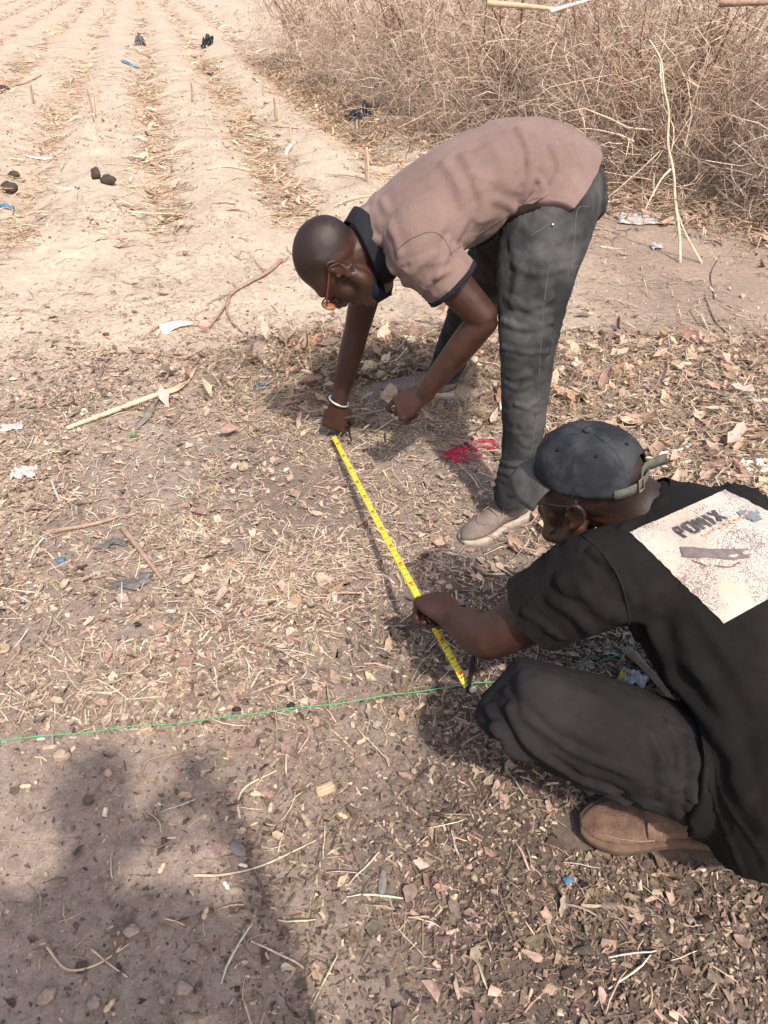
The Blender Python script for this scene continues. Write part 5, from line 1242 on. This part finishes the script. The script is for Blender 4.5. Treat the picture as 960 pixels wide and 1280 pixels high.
# ------------------------------------------------------------------ brush hedge: tangled dry thorn bushes
def bush(cx, cy, rx, ry, h, ntw, seed, label, tone=1.0):
    r = np.random.default_rng(seed); root = empty('dry_bush', (cx, cy, ghs(cx, cy))); tag(root, label, 'bush', 'dry thorn bushes of the hedge')
    z0 = ghs(cx, cy); K_ = 5
    # main stems
    sm = Soup(); n = 26
    a = r.uniform(0, 6.28, n); P = np.zeros((n, K_, 3)); 
    for k in range(K_):
        t = k/(K_-1); P[:, k, 0] = cx + np.cos(a)*rx*0.75*t**1.3; P[:, k, 1] = cy + np.sin(a)*ry*0.75*t**1.3; P[:, k, 2] = z0-0.03 + h*0.85*t**0.8*(0.6+0.4*r.random(n))
    P[:, 1:] += r.normal(0, 0.05, (n, K_-1, 3))
    def tubes(P, rad, sides=3):
        n, K2, _ = P.shape; T = np.gradient(P, axis=1); T /= np.linalg.norm(T, axis=2)[..., None]+1e-9
        A = np.cross(T, np.array((0.31, 0.2, 0.93))); A /= np.linalg.norm(A, axis=2)[..., None]+1e-9; B = np.cross(T, A)
        V = np.stack([P + rad[:, :, None]*(A*math.cos(2*math.pi*j/sides)+B*math.sin(2*math.pi*j/sides)) for j in range(sides)], 2)
        F = np.array([(k*sides+j, k*sides+(j+1) % sides, (k+1)*sides+(j+1) % sides, (k+1)*sides+j) for k in range(K2-1) for j in range(sides)])
        return V.reshape(-1, 3), (F[None]+(np.arange(n)*K2*sides)[:, None, None]).reshape(-1, 4)
    rad = 0.019*(1-0.8*np.linspace(0, 1, K_))[None, :]*r.uniform(0.7, 1.3, n)[:, None]
    V, F = tubes(P, rad, 6); sm.add(V, F, np.repeat(np.array((0.27, 0.165, 0.12))[None]*r.uniform(0.6, 1.3, (n, 1)), K_*6, 0)); sm.obj('stem', 'twig', '', '', root, smooth=True)
    # tangled twigs: random walks kept inside the bush's outline, denser towards the surface
    n = ntw; u = r.normal(0, 1, (n, 3)); u /= np.linalg.norm(u, axis=1)[:, None]; u[:, 2] = np.abs(u[:, 2])
    rr_ = r.random(n)**0.45
    P0 = np.stack([cx+u[:, 0]*rx*rr_, cy+u[:, 1]*ry*rr_, z0+0.02+u[:, 2]*h*rr_], 1)
    low = r.random(n) < 0.25; P0[low, 2] = z0 + r.random(low.sum())*h*0.5
    D = r.normal(0, 1, (n, 3)); D[:, 2] = D[:, 2]*0.7+0.15; D /= np.linalg.norm(D, axis=1)[:, None]
    L = np.clip(r.lognormal(math.log(0.33), 0.5, n), 0.10, 1.0); P = np.zeros((n, K_, 3)); P[:, 0] = P0
    cur = r.normal(0, 0.42, (n, 3))
    for k in range(1, K_):
        D = D + cur*0.5 + r.normal(0, 0.30, (n, 3)); D[:, 2] -= 0.03; D /= np.linalg.norm(D, axis=1)[:, None]
        q = np.stack([(P[:, k-1, 0]-cx)/rx, (P[:, k-1, 1]-cy)/ry, (P[:, k-1, 2]-z0)/h], 1); rn = np.linalg.norm(q, axis=1)
        out = rn > 1.0; D[out] -= (q[out]/rn[out][:, None])*0.6; D /= np.linalg.norm(D, axis=1)[:, None]
        P[:, k] = P[:, k-1] + D*(L/(K_-1))[:, None]; P[:, k, 2] = np.maximum(P[:, k, 2], z0+0.004)
    rad = np.clip(r.lognormal(math.log(0.0019), 0.5, n), 0.0010, 0.008)[:, None]*np.linspace(1.0, 0.45, K_)[None, :]
    V, F = tubes(P, rad, 3)
    cols = np.array([(0.58, 0.445, 0.340), (0.48, 0.350, 0.262), (0.68, 0.560, 0.445), (0.29, 0.185, 0.133)])[r.choice(4, n, p=(.36, .28, .16, .20))]*(1+r.normal(0, .12, (n, 1)))*tone
    sm = Soup(); sm.add(V, F, np.repeat(np.clip(cols, .02, .9), K_*3, 0)); o = sm.obj('crown', 'twig', '', '', root, smooth=True); o['kind'] = 'stuff'
    return root
bl = [(3.15, 5.35, 0.95, 0.85, 1.75, 6500, 'dry thorn bush at the path edge with a stalk leaning in front'),
      (2.0, 6.45, 0.95, 0.85, 1.85, 6500, 'pale tangled thorn bush behind the bending man\'s hips'),
      (2.9, 7.0, 1.2, 1.0, 2.1, 4500, 'dry thorn bush filling the second row behind the leaning stalk'),
      (1.15, 7.75, 0.95, 0.9, 1.8, 6000, 'dry thorn bush rising just above the bending man\'s back'),
      (2.0, 8.6, 1.3, 1.1, 2.2, 3800, 'dark-hearted thorn bush in the second row with grey rails above it'),
      (0.45, 9.45, 0.90, 0.95, 1.7, 4500, 'dry thorn bush with a black plastic bag at its foot'),
      (-0.20, 11.3, 0.90, 1.1, 1.7, 4000, 'fine-twigged grey-pink thorn bush further along the ridges'),
      (-0.95, 13.8, 0.95, 1.2, 1.7, 3200, 'small hazy thorn bush near the far end of the hedge'),
      (1.0, 11.0, 1.3, 1.4, 2.1, 3000, 'tall thorn bush in the second row behind the black bag'),
      (-1.7, 17.0, 1.1, 1.6, 1.8, 2500, 'last thorn bush of the hedge out by the far ridges'),
      (4.3, 5.6, 1.1, 1.1, 1.9, 3500, 'outermost thorn bush where the hedge leaves the path')]
for i, (cx, cy, rx, ry, h, nt_, lb) in enumerate(bl): bush(cx, cy, rx, ry, h, int(nt_*(0.60 if i in (2, 4, 8, 9, 10) else 1.0)), 100+i, lb, 1.0)
# dead sticks and rails lodged in the hedge
def stick(name, pts, r, m, label, cat='stick', sub=5, group=None, nodes_=0):
    mb = MB(); rd = [r*(1-0.45*i/(len(pts)-1)) for i in range(len(pts))]; tube(pts, rd, n=8, sub=sub, mb=mb, cap=0.3)
    if nodes_:
        D = cr([tuple(p) for p in pts], 20)
        for t in np.linspace(0.1, 0.9, nodes_): p = D[int(t*(len(D)-1))]; ellip(p, (r*1.25, r*1.25, r*1.1), None, 8, 6, mb)
    return tag(put(name, mb.mesh(name), m), label, cat, group)
b0 = PG(850, 328)
st = empty('maize_stalk', b0); tag(st, 'tall pale dry stalk leaning against the thorn bush at the path edge', 'stalk')
def spart(name, pts, r, m='pale_stalk'):
    mb = MB(); tube(pts, [r*(1-0.5*i/(len(pts)-1)) for i in range(len(pts))], n=8, mb=mb, cap=0.3); return put(name, mb.mesh(name), m, st)
def upto(px, py, Yv): return WY(px, py, Yv)
spart('stalk', [b0, upto(849, 290, b0.y+0.06), upto(844, 250, b0.y+0.13), upto(842, 215, b0.y+0.17), upto(835, 180, b0.y+0.23), upto(836, 140, b0.y+0.27), upto(830, 110, b0.y+0.30), upto(826, 75, b0.y+0.34), upto(812, 50, b0.y+0.4)], 0.009)
spart('side_shoot', [PG(877, 329), upto(856, 290, b0.y+0.06), upto(846, 262, b0.y+0.11)], 0.007)
spart('side_shoot', [upto(840, 210, b0.y+0.20), upto(826, 225, b0.y+0.10), upto(806, 262, b0.y+0.05)], 0.007)
spart('husk', [upto(846, 250, b0.y+0.10), upto(852, 238, b0.y+0.07), upto(856, 232, b0.y+0.04)], 0.007)
stick('bamboo_pole', [WY(610, 4, 6.6), WY(660, 8, 6.5), WY(712, 14, 6.4)], 0.022, 'stalk', 'tan pole lying level in the top of the hedge', 'pole')
stick('grey_pole', [WY(688, 14, 6.3), WY(730, 2, 6.5), WY(780, -10, 6.7)], 0.016, 'white_plastic', 'pale grey pole slanting up out of the hedge', 'pole')
stick('rail', [WY(900, 4, 5.2), WY(1000, 2, 5.0)], 0.020, 'bark', 'brown rail across the top of the hedge', 'rail')

# ------------------------------------------------------------------ single things lying about
def G(px, py, dz=0.0): return PG(px, py) + Vector((0, 0, dz))
def crumple(name, px, py, w, l, h, m, label, cat, yaw=0.0, seed=1, n=18, parent=None, irr=0.18, th=0.0012):
    """a crumpled sheet: folded, with free edges"""
    c = PG(px, py); V = []; F = []
    for j in range(n+1):
        for i in range(n+1):
            u, v = i/n*2-1, j/n*2-1
            e = 1+irr*noise.noise(Vector((u*1.7+seed, v*1.7, 3.1)))
            X_ = u*w*0.5*e; Y_ = irr*l*1.2*noise.noise(Vector((u*1.3+seed, 0.3, 5.5)))*(irr > 0.2) + v*l*0.5*(1+irr*1.5*noise.noise(Vector((v*1.7, u*1.7+seed, 9.1))))
            z = h*(0.45*abs(noise.noise(Vector((u*2.2+seed, v*2.2, 0))))*2+0.35*(1-max(abs(u), abs(v)))+0.2*noise.noise(Vector((u*6, v*6+seed, 1))))
            X_ += 0.15*h*noise.noise(Vector((u*4, v*4, seed+5.0))); Y_ += 0.25*h*noise.noise(Vector((u*4+7, v*4, seed+8.0)))
            x = c.x+X_*math.cos(yaw)-Y_*math.sin(yaw); y = c.y+X_*math.sin(yaw)+Y_*math.cos(yaw)
            V.append((x, y, ghs(x, y)+0.006+max(0, z)))
    for j in range(n):
        for i in range(n): F.append((j*(n+1)+i, j*(n+1)+i+1, (j+1)*(n+1)+i+1, (j+1)*(n+1)+i))
    o = put(name, mesh_from(name, V, F), m, parent); solid(o, th, 0)
    return tag(o, label, cat) if parent is None else o
def lump_mesh(seed, rx, ry, rz, rough=0.25, sub=3):
    bm = bmesh.new(); bmesh.ops.create_icosphere(bm, subdivisions=sub, radius=1)
    for v in bm.verts:
        k = 1+rough*noise.noise(v.co*1.3+Vector((seed, 0, 0)))*1.5+rough*0.5*noise.noise(v.co*3.5+Vector((0, seed, 0)))
        v.co = Vector((v.co.x*rx*k, v.co.y*ry*k, (v.co.z*rz*k)))
    me = bpy.data.meshes.new('lump'); bm.to_mesh(me); bm.free(); me.polygons.foreach_set('use_smooth', [True]*len(me.polygons)); return me
def lump(name, px, py, r, m, label, cat, seed=1, group=None, yaw=0.0, sink=0.25, rough=0.25):
    me = lump_mesh(seed, *r, rough); me.materials.append(MATS[m]); o = bpy.data.objects.new(name, me); p = PG(px, py)
    o.location = (p.x, p.y, p.z+r[2]*(1-sink)); o.rotation_euler = (0, 0, yaw); C.objects.link(o); return tag(o, label, cat, group)
def lie(pxs, dz=0.006): return [G(x, y, dz+0.0) for x, y in pxs]

# branch with forks, on the bare soil
br = empty('branch', G(290, 380)); tag(br, 'forked grey-brown branch lying on bare soil beyond the bending man\'s head', 'branch')
for pts, r in (([(352, 328), (335, 343), (310, 357), (290, 370), (282, 385), (262, 412)], 0.011), ([(288, 372), (284, 390), (292, 408), (308, 421)], 0.007), ([(290, 368), (272, 376), (258, 384)], 0.005), ([(335, 343), (325, 336), (318, 326)], 0.004)):
    mb = MB(); tube(lie(pts, 0.014), [r*(1-0.45*i/(len(pts)-1)) for i in range(len(pts))], n=8, mb=mb, cap=0.3); put('limb', mb.mesh('limb'), 'bark', br)
# thick maize stalk on the left
ms = empty('maize_stalk', G(150, 515)); tag(ms, 'thick pale maize stalk with split grey end lying on the litter', 'stalk')
mb = MB(); tube(lie([(85, 539), (120, 526), (160, 511), (198, 497)], 0.014), [0.007, 0.009, 0.010, 0.011], n=12, mb=mb, cap=0.2)
for t in ((120, 526), (165, 509)): p = G(*t, 0.014); ellip(p, (0.0115, 0.011, 0.011), None, 10, 8, mb)
put('stalk', mb.mesh('stalk'), 'pale_stalk', ms)
mb = MB(); tube(lie([(198, 497), (220, 490), (235, 478), (246, 463)], 0.014), [(0.016, 0.012), (0.018, 0.008), (0.014, 0.006), (0.006, 0.003)], n=10, mb=mb, cap=0.2); put('split_end', mb.mesh('split_end'), 'stalk', ms)
mb = MB(); tube(lie([(200, 499), (188, 520), (170, 540)], 0.012), [(0.012, 0.004), (0.014, 0.004), (0.006, 0.002)], n=8, mb=mb); put('husk', mb.mesh('husk'), 'grey_chip', ms)
# curved pale peel and its twig
mb = MB(); tube(lie([(196, 424), (206, 415), (222, 409), (242, 408)], 0.016), [(0.012, 0.003), (0.034, 0.006), (0.030, 0.006), (0.010, 0.003)], side=(0.2, 1, 0.2), n=12, mb=mb); tag(put('dry_peel', remesh(mb, 0.004, 2, 'dry_peel'), 'shell'), 'cream curved dry peel on the bare soil by the forked branch', 'peel')
stick('twig', lie([(188, 418), (205, 407), (225, 403), (253, 411)], 0.012), 0.004, 'bark', 'thin arched twig hugging the cream peel', 'twig')
TW = [([(172, 440), (195, 444), (225, 449), (268, 453)], 0.006, 'bark', 'long thin brown twig below the cream peel'),
      ([(260, 477), (300, 474), (350, 473)], 0.007, 'pale_stalk', 'straight pale stalk beside the blue scrap'),
      ([(155, 664), (175, 690), (203, 727)], 0.010, 'bark', 'straight pinkish-brown stick pointing down at the grey cloth scraps'),
      ([(60, 668), (95, 662), (130, 655), (150, 648)], 0.008, 'bark', 'dull brown stick lying just above the grey cloth scraps'),
      ([(772, 424), (768, 447), (764, 472)], 0.010, 'bark', 'short reddish-brown stick standing out of the leaf drift'),
      ([(243, 1096), (280, 1095), (330, 1083), (395, 1052)], 0.0026, 'pale_stalk', 'long curved straw beside the grey wood chip'),
      ([(300, 1024), (298, 1005), (308, 985), (346, 965)], 0.0028, 'pale_stalk', 'bent straw hooked around two peanut shells'),
      ([(60, 1186), (84, 1213), (120, 1208), (163, 1181)], 0.0025, 'stalk', 'curved straw bow lying in the photographer\'s shadow'),
      ([(115, 1188), (138, 1207), (160, 1223)], 0.0021, 'stalk', 'short straw crossing the straw bow in the shadow'),
      ([(178, 965), (190, 950), (250, 935), (352, 893)], 0.0020, 'bark', 'long thin brown stem just below the green string'),
      ([(700, 598), (735, 592), (775, 560)], 0.006, 'pale_stalk', 'pale straw half hidden behind the navy cap'),
      ([(800, 572), (845, 566), (868, 556)], 0.007, 'white_plastic', 'whitish strip of stalk beside the cap strap'),
      ([(800, 596), (840, 585), (868, 578)], 0.010, 'pale_stalk', 'thick golden stalk below the whitish strip'),
      ([(780, 585), (798, 608), (812, 628)], 0.005, 'pale_stalk', 'thin golden straw leaning towards the shirt collar'),
      ([(893, 375), (888, 345), (900, 320)], 0.004, 'dark_bark', 'thin dark twig with a curved tip on the bare path'),
      ([(918, 432), (905, 415), (893, 402), (880, 370)], 0.004, 'dark_bark', 'dark forked weed stem lying flat on the bare path'),
      ([(430, 345), (470, 352), (520, 349)], 0.006, 'bark', 'thin stick on the soil behind the two arms'),
      ([(300, 160), (330, 158), (375, 162)], 0.010, 'pale_stalk', 'pale stalk lying across a furrow by the stubble'),
      ([(420, 172), (450, 168), (480, 165)], 0.010, 'pale_stalk', 'pale stalk lying below the black bag at the hedge'),
      ([(260, 213), (285, 210), (315, 216)], 0.010, 'pale_stalk', 'long arched husk at the end of a ridge'),
      ([(20, 108), (35, 104), (52, 95)], 0.012, 'bark', 'dark stick lying on the leftmost ridge'),
      ([(140, 265), (180, 268), (230, 270)], 0.009, 'pale_stalk', 'pale stalk at the near end of the middle furrow')]
for pts, r, m, lb in TW: stick('twig' if m in ('bark', 'dark_bark') else 'stalk', lie(pts, r*0.8+0.003), r, m, lb, 'twig' if m in ('bark', 'dark_bark') else 'stalk')
# scraps
crumple('plastic_bag', 452, 152, 0.24, 0.26, 0.20, 'black_plastic', 'black plastic bag lying at the foot of the hedge', 'bag', 0.4, 3, th=0.003)
crumple('plastic_bag', 259, 58, 0.20, 0.22, 0.22, 'black_plastic', 'black plastic bag snagged on a far ridge', 'bag', 0.4, 5, th=0.003)
crumple('plastic_bag', 176, 58, 0.18, 0.20, 0.26, 'grey_cloth', 'grey plastic bag standing up in a far furrow', 'bag', 0.2, 6, th=0.003)
crumple('blue_scrap', 163, 82, 0.24, 0.10, 0.05, 'blue_plastic', 'blue plastic strip lying in a furrow', 'plastic', 0.3, 7)
crumple('paper_scrap', 50, 199, 0.22, 0.06, 0.02, 'white_plastic', 'white paper strip beyond the dung lumps', 'paper', 0.1, 8)
crumple('blue_scrap', 8, 260, 0.09, 0.05, 0.03, 'blue_plastic', 'small bright blue scrap beside the largest dung lump', 'plastic', 0.1, 9)
crumple('blue_scrap', 326, 482, 0.055, 0.025, 0.012, 'blue_plastic', 'blue plastic scrap in the swept leaf heap', 'plastic', 0.1, 10)
crumple('blue_scrap', 77, 702, 0.020, 0.018, 0.01, 'blue_plastic', 'tiny dark blue scrap by the grey cloth', 'plastic', 0.1, 11, n=8)
crumple('blue_scrap', 710, 1102, 0.020, 0.012, 0.006, 'blue_plastic', 'tiny pale blue scrap below the brown boot', 'plastic', 0.4, 12, n=8)
crumple('plastic_sheet', 806, 276, 0.34, 0.20, 0.04, 'clear_plastic', 'dusty clear plastic sheet caught in leaves below the hedge', 'plastic', -0.1, 13)
crumple('plastic_scrap', 820, 310, 0.06, 0.08, 0.03, 'clear_plastic', 'small clear plastic scrap on the path before the leaning stalk', 'plastic', -0.1, 14, n=10)
crumple('plastic_bag', 942, 588, 0.10, 0.075, 0.035, 'white_plastic', 'crumpled white plastic bag on the leaf drift past the printed shirt', 'bag', 0.2, 15)
crumple('plastic_scrap', 945, 504, 0.05, 0.02, 0.012, 'white_plastic', 'small white strip on the leaf drift', 'plastic', 0.1, 16, n=8)
crumple('plastic_scrap', 690, 655, 0.045, 0.06, 0.02, 'clear_plastic', 'grey plastic scrap between the canvas shoe and the cap', 'plastic', 0.8, 17, n=10)
crumple('plastic_scrap', 505, 437, 0.09, 0.05, 0.03, 'clear_plastic', 'clear plastic cup rim in the heap behind the hands', 'plastic', 0.2, 18, n=10)
crumple('plastic_scrap', 15, 536, 0.08, 0.04, 0.015, 'clear_plastic', 'flat clear plastic scrap left of the thick stalk', 'plastic', 0.2, 19, n=10)
rc = crumple('red_cloth', 572, 566, 0.070, 0.040, 0.020, 'red_cloth', 'torn crimson cloth rag by the bending man\'s leg', 'rag', 0.5, 20, n=12)
for k_, pts in enumerate(([(548, 566), (560, 571), (575, 580)], [(556, 576), (572, 572), (590, 575), (604, 571)], [(588, 548), (596, 556), (606, 552), (622, 560)], [(592, 566), (604, 560), (618, 567)], [(580, 556), (586, 562), (598, 566)], [(566, 582), (576, 577), (586, 584)])):
    mb = MB(); tube([G(a_, b_, 0.008+0.008*((i_+k_) % 2)) for i_, (a_, b_) in enumerate(pts)], [(0.003+0.005*((i_*7+k_) % 3)/2, 0.0012) for i_ in range(len(pts))], side=(0.3, 1, 0.4), n=8, mb=mb); put('torn_strip', mb.mesh('torn_strip'), 'red_cloth', rc)
crumple('cloth_scrap', 143, 683, 0.09, 0.030, 0.016, 'grey_cloth', 'dark grey curled strip of cloth above the stick end', 'cloth', 0.5, 24, irr=0.7)
crumple('cloth_scrap', 166, 730, 0.10, 0.042, 0.012, 'grey_cloth', 'grey-green rag left of the straight pinkish stick', 'cloth', 0.6, 25, irr=0.7)
crumple('terracotta_sheet', 392, 432, 0.20, 0.10, 0.05, 'terracotta', 'brown cardboard piece stuck in the heap below the bending man\'s face', 'cardboard', 0.9, 26)
bt_ = crumple('plastic_sachet', 30, 594, 0.085, 0.055, 0.035, 'clear_plastic', 'crumpled clear drink sachet with orange print at the litter edge', 'sachet', 0.2, 27)
crumple('printed_corner', 40, 590, 0.016, 0.045, 0.034, 'orange_print', None, None, 0.2, 28, n=8, parent=bt_)
pk = crumple('food_packet', 792, 852, 0.060, 0.045, 0.030, 'packet_white', 'small white and yellow food packet beside the crouching man', 'packet', -0.5, 29, n=10)
crumple('yellow_corner', 779, 850, 0.022, 0.040, 0.034, 'packet_yellow', None, None, -0.5, 30, n=8, parent=pk)
stick('wood_lath', [G(782, 818, 0.02), G(812, 850, 0.02), G(840, 885, 0.02)], 0.011, 'bark', 'grey-brown wooden lath lying beside the crouching man\'s knee', 'lath')
# lumps
lump('dung_lump', 12, 241, (0.062, 0.05, 0.045), 'dung', 'largest dark dung lump on the bare soil by the blue scrap', 'dung', 1)
lump('dung_lump', 18, 222, (0.045, 0.04, 0.03), 'dung', 'flattish dung lump behind the largest one', 'dung', 2)
lump('dung_lump', 121, 223, (0.036, 0.036, 0.045), 'dung', 'upright small dung lump of the pair by the furrow', 'dung', 3)
lump('dung_lump', 136, 230, (0.050, 0.04, 0.036), 'dung', 'rounder dung lump of the pair by the furrow', 'dung', 4)
lump('dung_lump', 6, 115, (0.07, 0.06, 0.045), 'dung', 'dark dung lump on the leftmost ridge by the stick', 'dung', 6)
lump('soil_clod', 78, 946, (0.020, 0.017, 0.013), 'soil_clod', 'rounded tan soil clod by the shadow of the head', 'clod', 7)
lump('soil_clod', 136, 968, (0.010, 0.009, 0.009), 'soil_clod', 'small tan clod below the green string', 'clod', 8)
for k_, (a, b, q_, lb) in enumerate(((165, 1165, 0.014, 'soil clod just beyond the straw bow in the shadow'), (60, 1247, 0.015, 'oblong soil clod on the near side of the straw bow'), (118, 1255, 0.013, 'soil clod between the oblong clod and a peanut shell'), (230, 1238, 0.014, 'lone soil clod in the shadow past the crossed straws'))): lump('soil_clod', a, b, (q_, q_*0.85, q_*0.6), 'soil_clod', lb, 'clod', 30+k_, None, k_)
def cob(px, py, L, r, yaw, label):
    p = PG(px, py); root = empty('maize_cob', p); tag(root, label, 'cob')
    mb = MB(); d = Vector((math.cos(yaw), math.sin(yaw), 0)); c = p+Vector((0, 0, r*0.9))
    tube([c-d*L/2, c-d*L/4, c, c+d*L/4, c+d*L/2], [r*0.9, r, r*1.02, r*0.95, r*0.75], n=14, mb=mb, cap=0.3); put('core', mb.mesh('core'), 'peanut', root)
    mb = MB()
    for a in np.linspace(0, 2*math.pi, 11)[:-1]:
        for t in np.linspace(-0.45, 0.45, 9):
            q = c+d*L*t+(Vector((0, 0, 1))*math.sin(a)+d.cross(Vector((0, 0, 1)))*math.cos(a))*r*0.99; ellip(q, (0.0024,)*3, None, 6, 4, mb)
    o = put('husk_cups', mb.mesh('husk_cups'), 'stalk', root); o['kind'] = 'stuff'
cob(407, 990, 0.036, 0.0105, 0.5, 'short stripped maize cob lying on the soil')
def peanut(px, py, L, yaw, label, m='peanut', group='peanut shells on the soil'):
    p = PG(px, py); mb = MB(); d = Vector((math.cos(yaw), math.sin(yaw), 0)); c = p+Vector((0, 0, L*0.18))
    tube([c-d*L*0.4, c-d*L*0.2, c, c+d*L*0.2, c+d*L*0.38], [L*0.14, L*0.21, L*0.165, L*0.2, L*0.12], n=12, mb=mb, cap=0.7); tag(put('peanut_shell', mb.mesh('peanut_shell'), m), label, 'peanut shell', group)
for a, b, yw in ((203, 1086, 1.2), (257, 1143, 1.4), (138, 1258, 1.0), (33, 984, 0.1), (320, 994, 0.0), (338, 1010, 1.6), (428, 1021, -0.5), (452, 868+60, 0.5)): peanut(a, b, 0.025, yw, 'tan peanut shell lying on the brown soil')
for a, b, yw in ((283, 1108, -0.9), (304, 1083, -0.2), (213, 770-5, 0.1)): peanut(a, b, 0.02, yw, 'white husk bleached by the sun on the brown soil', 'shell', 'white husks on the soil')
lump('wood_chip', 297, 1062, (0.022, 0.012, 0.006), 'grey_chip', 'oblong grey wood chip beside the long curved straw', 'wood chip', 40, yaw=-0.7, rough=0.1)
lump('wood_chip', 478, 1105, (0.030, 0.008, 0.006), 'grey_chip', 'upright grey splinter of wood in the litter', 'wood chip', 41, yaw=1.5, rough=0.1)
lump('wood_chip', 418, 744, (0.008, 0.030, 0.004), 'shell', 'pale grey strip of husk left of the tape', 'husk', 42, yaw=0.1, rough=0.15)
for k_, (a, b) in enumerate(((296, 888), (364, 883), (172, 782), (3, 765))): lump('charcoal', a, b, (0.010, 0.007, 0.006), 'iron', 'small black charcoal piece among the straw', 'charcoal', 50+k_, 'charcoal pieces in the straw')
# green leaves
def sprig(px, py, label, s=0.018):
    p = PG(px, py); V = []; F = []
    for k_ in range(4):
        a = k_*1.7+px; d = np.array((math.cos(a), math.sin(a), 0.45)); sd_ = np.array((-math.sin(a), math.cos(a), 0))
        b = len(V); q = np.array(p)+np.array((0, 0, 0.006)); V += [q, q+d*s*0.5+sd_*s*0.3, q+d*s, q+d*s*0.5-sd_*s*0.3]; F.append((b, b+1, b+2, b+3))
    o = put('green_sprig', mesh_from('green_sprig', V, F, False), 'green_leaf'); solid(o, 0.0006, 0); tag(o, label, 'sprig')
sprig(167, 547, 'tiny green sprig by the split end of the thick stalk'); sprig(40, 511, 'tiny green sprig left of the thick stalk', 0.014); sprig(860, 456, 'small green sprig at the edge of the bare path', 0.022); sprig(763, 527, 'green leaf tip just beyond the navy cap', 0.016)
sprig(114, 501, 'tiny green sprig above the thick stalk', 0.012); sprig(917, 482, 'green sprig among the leaf drift near the path', 0.016)

# stubble standing on the ridges, each stump a thing
SB = [(41, 130, .20), (118, 112, .16), (122, 128, .20), (118, 148, .26), (124, 165, .16), (238, 145, .18), (240, 128, .2), (277, 95, .2), (250, 78, .16), (345, 152, .22), (349, 160, .2), (364, 178, .17), (458, 228, .22), (461, 215, .18), (70, 40, .2), (130, 20, .2)]
for i, (a, b, h_) in enumerate(SB):
    p = PG(a, b); rr = random.Random(i); mb = MB(); lean = Vector((rr.uniform(-.03, .03), rr.uniform(-.03, .03), 0))
    tube([p+Vector((0, 0, -0.02)), p+lean*0.5+Vector((0, 0, h_*0.5)), p+lean+Vector((0, 0, h_))], [0.011, 0.010, 0.0095], n=8, mb=mb, cap=0.05)
    if rr.random() < 0.6: tube([p+Vector((0.012, 0, 0)), p+Vector((0.03, 0.01, h_*0.5)), p+Vector((0.035, 0.02, h_*0.85))], [(0.006, 0.002), (0.009, 0.002), (0.003, 0.001)], n=6, mb=mb)
    tag(put('maize_stubble', mb.mesh('maize_stubble'), 'bark' if i % 3 == 0 else 'stalk'), 'cut maize stump standing upright on a ridge of the field', 'stubble', 'maize stumps on the ridges')

# the larger leaves, straws and chips one by one
def whereabouts(x, y):
    px, py, d = [float(v[0]) for v in to_px(np.array([x]), np.array([y]), np.array([0.0]))]
    tape_x = np.interp(py, [545, 858], [417, 584]); line_y = np.interp(px, [0, 585, 960], [922, 846, 790])
    if py > line_y:
        if px > 560 and py > 1000: return 'on the soil beside the brown boot'
        if px > 480: return 'on the chips below the crouching man\'s knee'
        return 'on the soil on the photographer\'s side of the string'
    if px < tape_x: return 'on the straw between the string and the thick stalk' if py > 560 else 'on the litter around the thick stalk'
    return 'on the litter between the tape and the canvas shoes'
def singles(name, mk, n, xr, yr, dens, cols, m, noun, cat, tilt, dz=0.004, place_words=None):
    x, y = sample(n, *xr, *yr, dens); var = []
    for k_ in range(18):
        V, F = mk(1); cn, cv = cols[k_ % len(cols)]
        me = fast_mesh(name, V[0], F, np.repeat(pal(1, [cv], j=0.08), len(V[0]), 0), True); me.materials.append(MATS[m]); var.append((cn, me))
    for i in range(len(x)):
        cn, me = var[i % 18]; o = bpy.data.objects.new(name, me); s_ = random.uniform(0.7, 1.3); o.scale = (s_, s_, s_)
        o.rotation_euler = (random.gauss(0, tilt), random.gauss(0, tilt), random.uniform(0, 6.28)); o.location = (x[i], y[i], ghs(x[i], y[i])+dz); C.objects.link(o)
        lb = cn+' '+noun+' '+(place_words or whereabouts(x[i], y[i])); tag(o, lb, cat, lb.replace('lying ', ''))
one = lambda v: np.array([v])
def inview(x, y):
    px, py, d = to_px(x, y, 0*x); return ((px > 5) & (px < 955) & (py < 1275)).astype(float)
LC = [('reddish-brown', LEAF[0]), ('tan', LEAF[1]), ('dark brown', LEAF[2]), ('pale', LEAF[3])]
SC = [('golden', STRAW[0]), ('light brown', STRAW[1]), ('pale', STRAW[2])]
singles('dry_leaf', lambda n: t_leaf(n, one(random.uniform(.026, .044)), one(random.uniform(.014, .024)), 0.45), 190, (-1.1, 1.0), (0.55, 2.4), lambda x, y: fore(x, y)*inview(x, y), LC, 'litter', 'leaf piece', 'leaf', 0.2, 0.007)
singles('dry_leaf', lambda n: t_leaf(n, one(random.uniform(.06, .10)), one(random.uniform(.022, .042)), 0.7), 70, (0.3, 2.0), (1.8, 3.3), lambda x, y: rightleaf(x, y)*inview(x, y), LC[1:2]+LC[3:]+LC[:1], 'litter', 'large curled leaf', 'leaf', 0.35, 0.03, 'in the drift behind the crouching man')
singles('straw', lambda n: t_straw(n, one(random.uniform(.045, .10)), one(random.uniform(.0011, .0019)), 0.25, 5), 200, (-1.1, 1.0), (0.55, 2.6), lambda x, y: fore(x, y)*inview(x, y), SC, 'litter', 'single straw', 'straw', 0.06, 0.008)
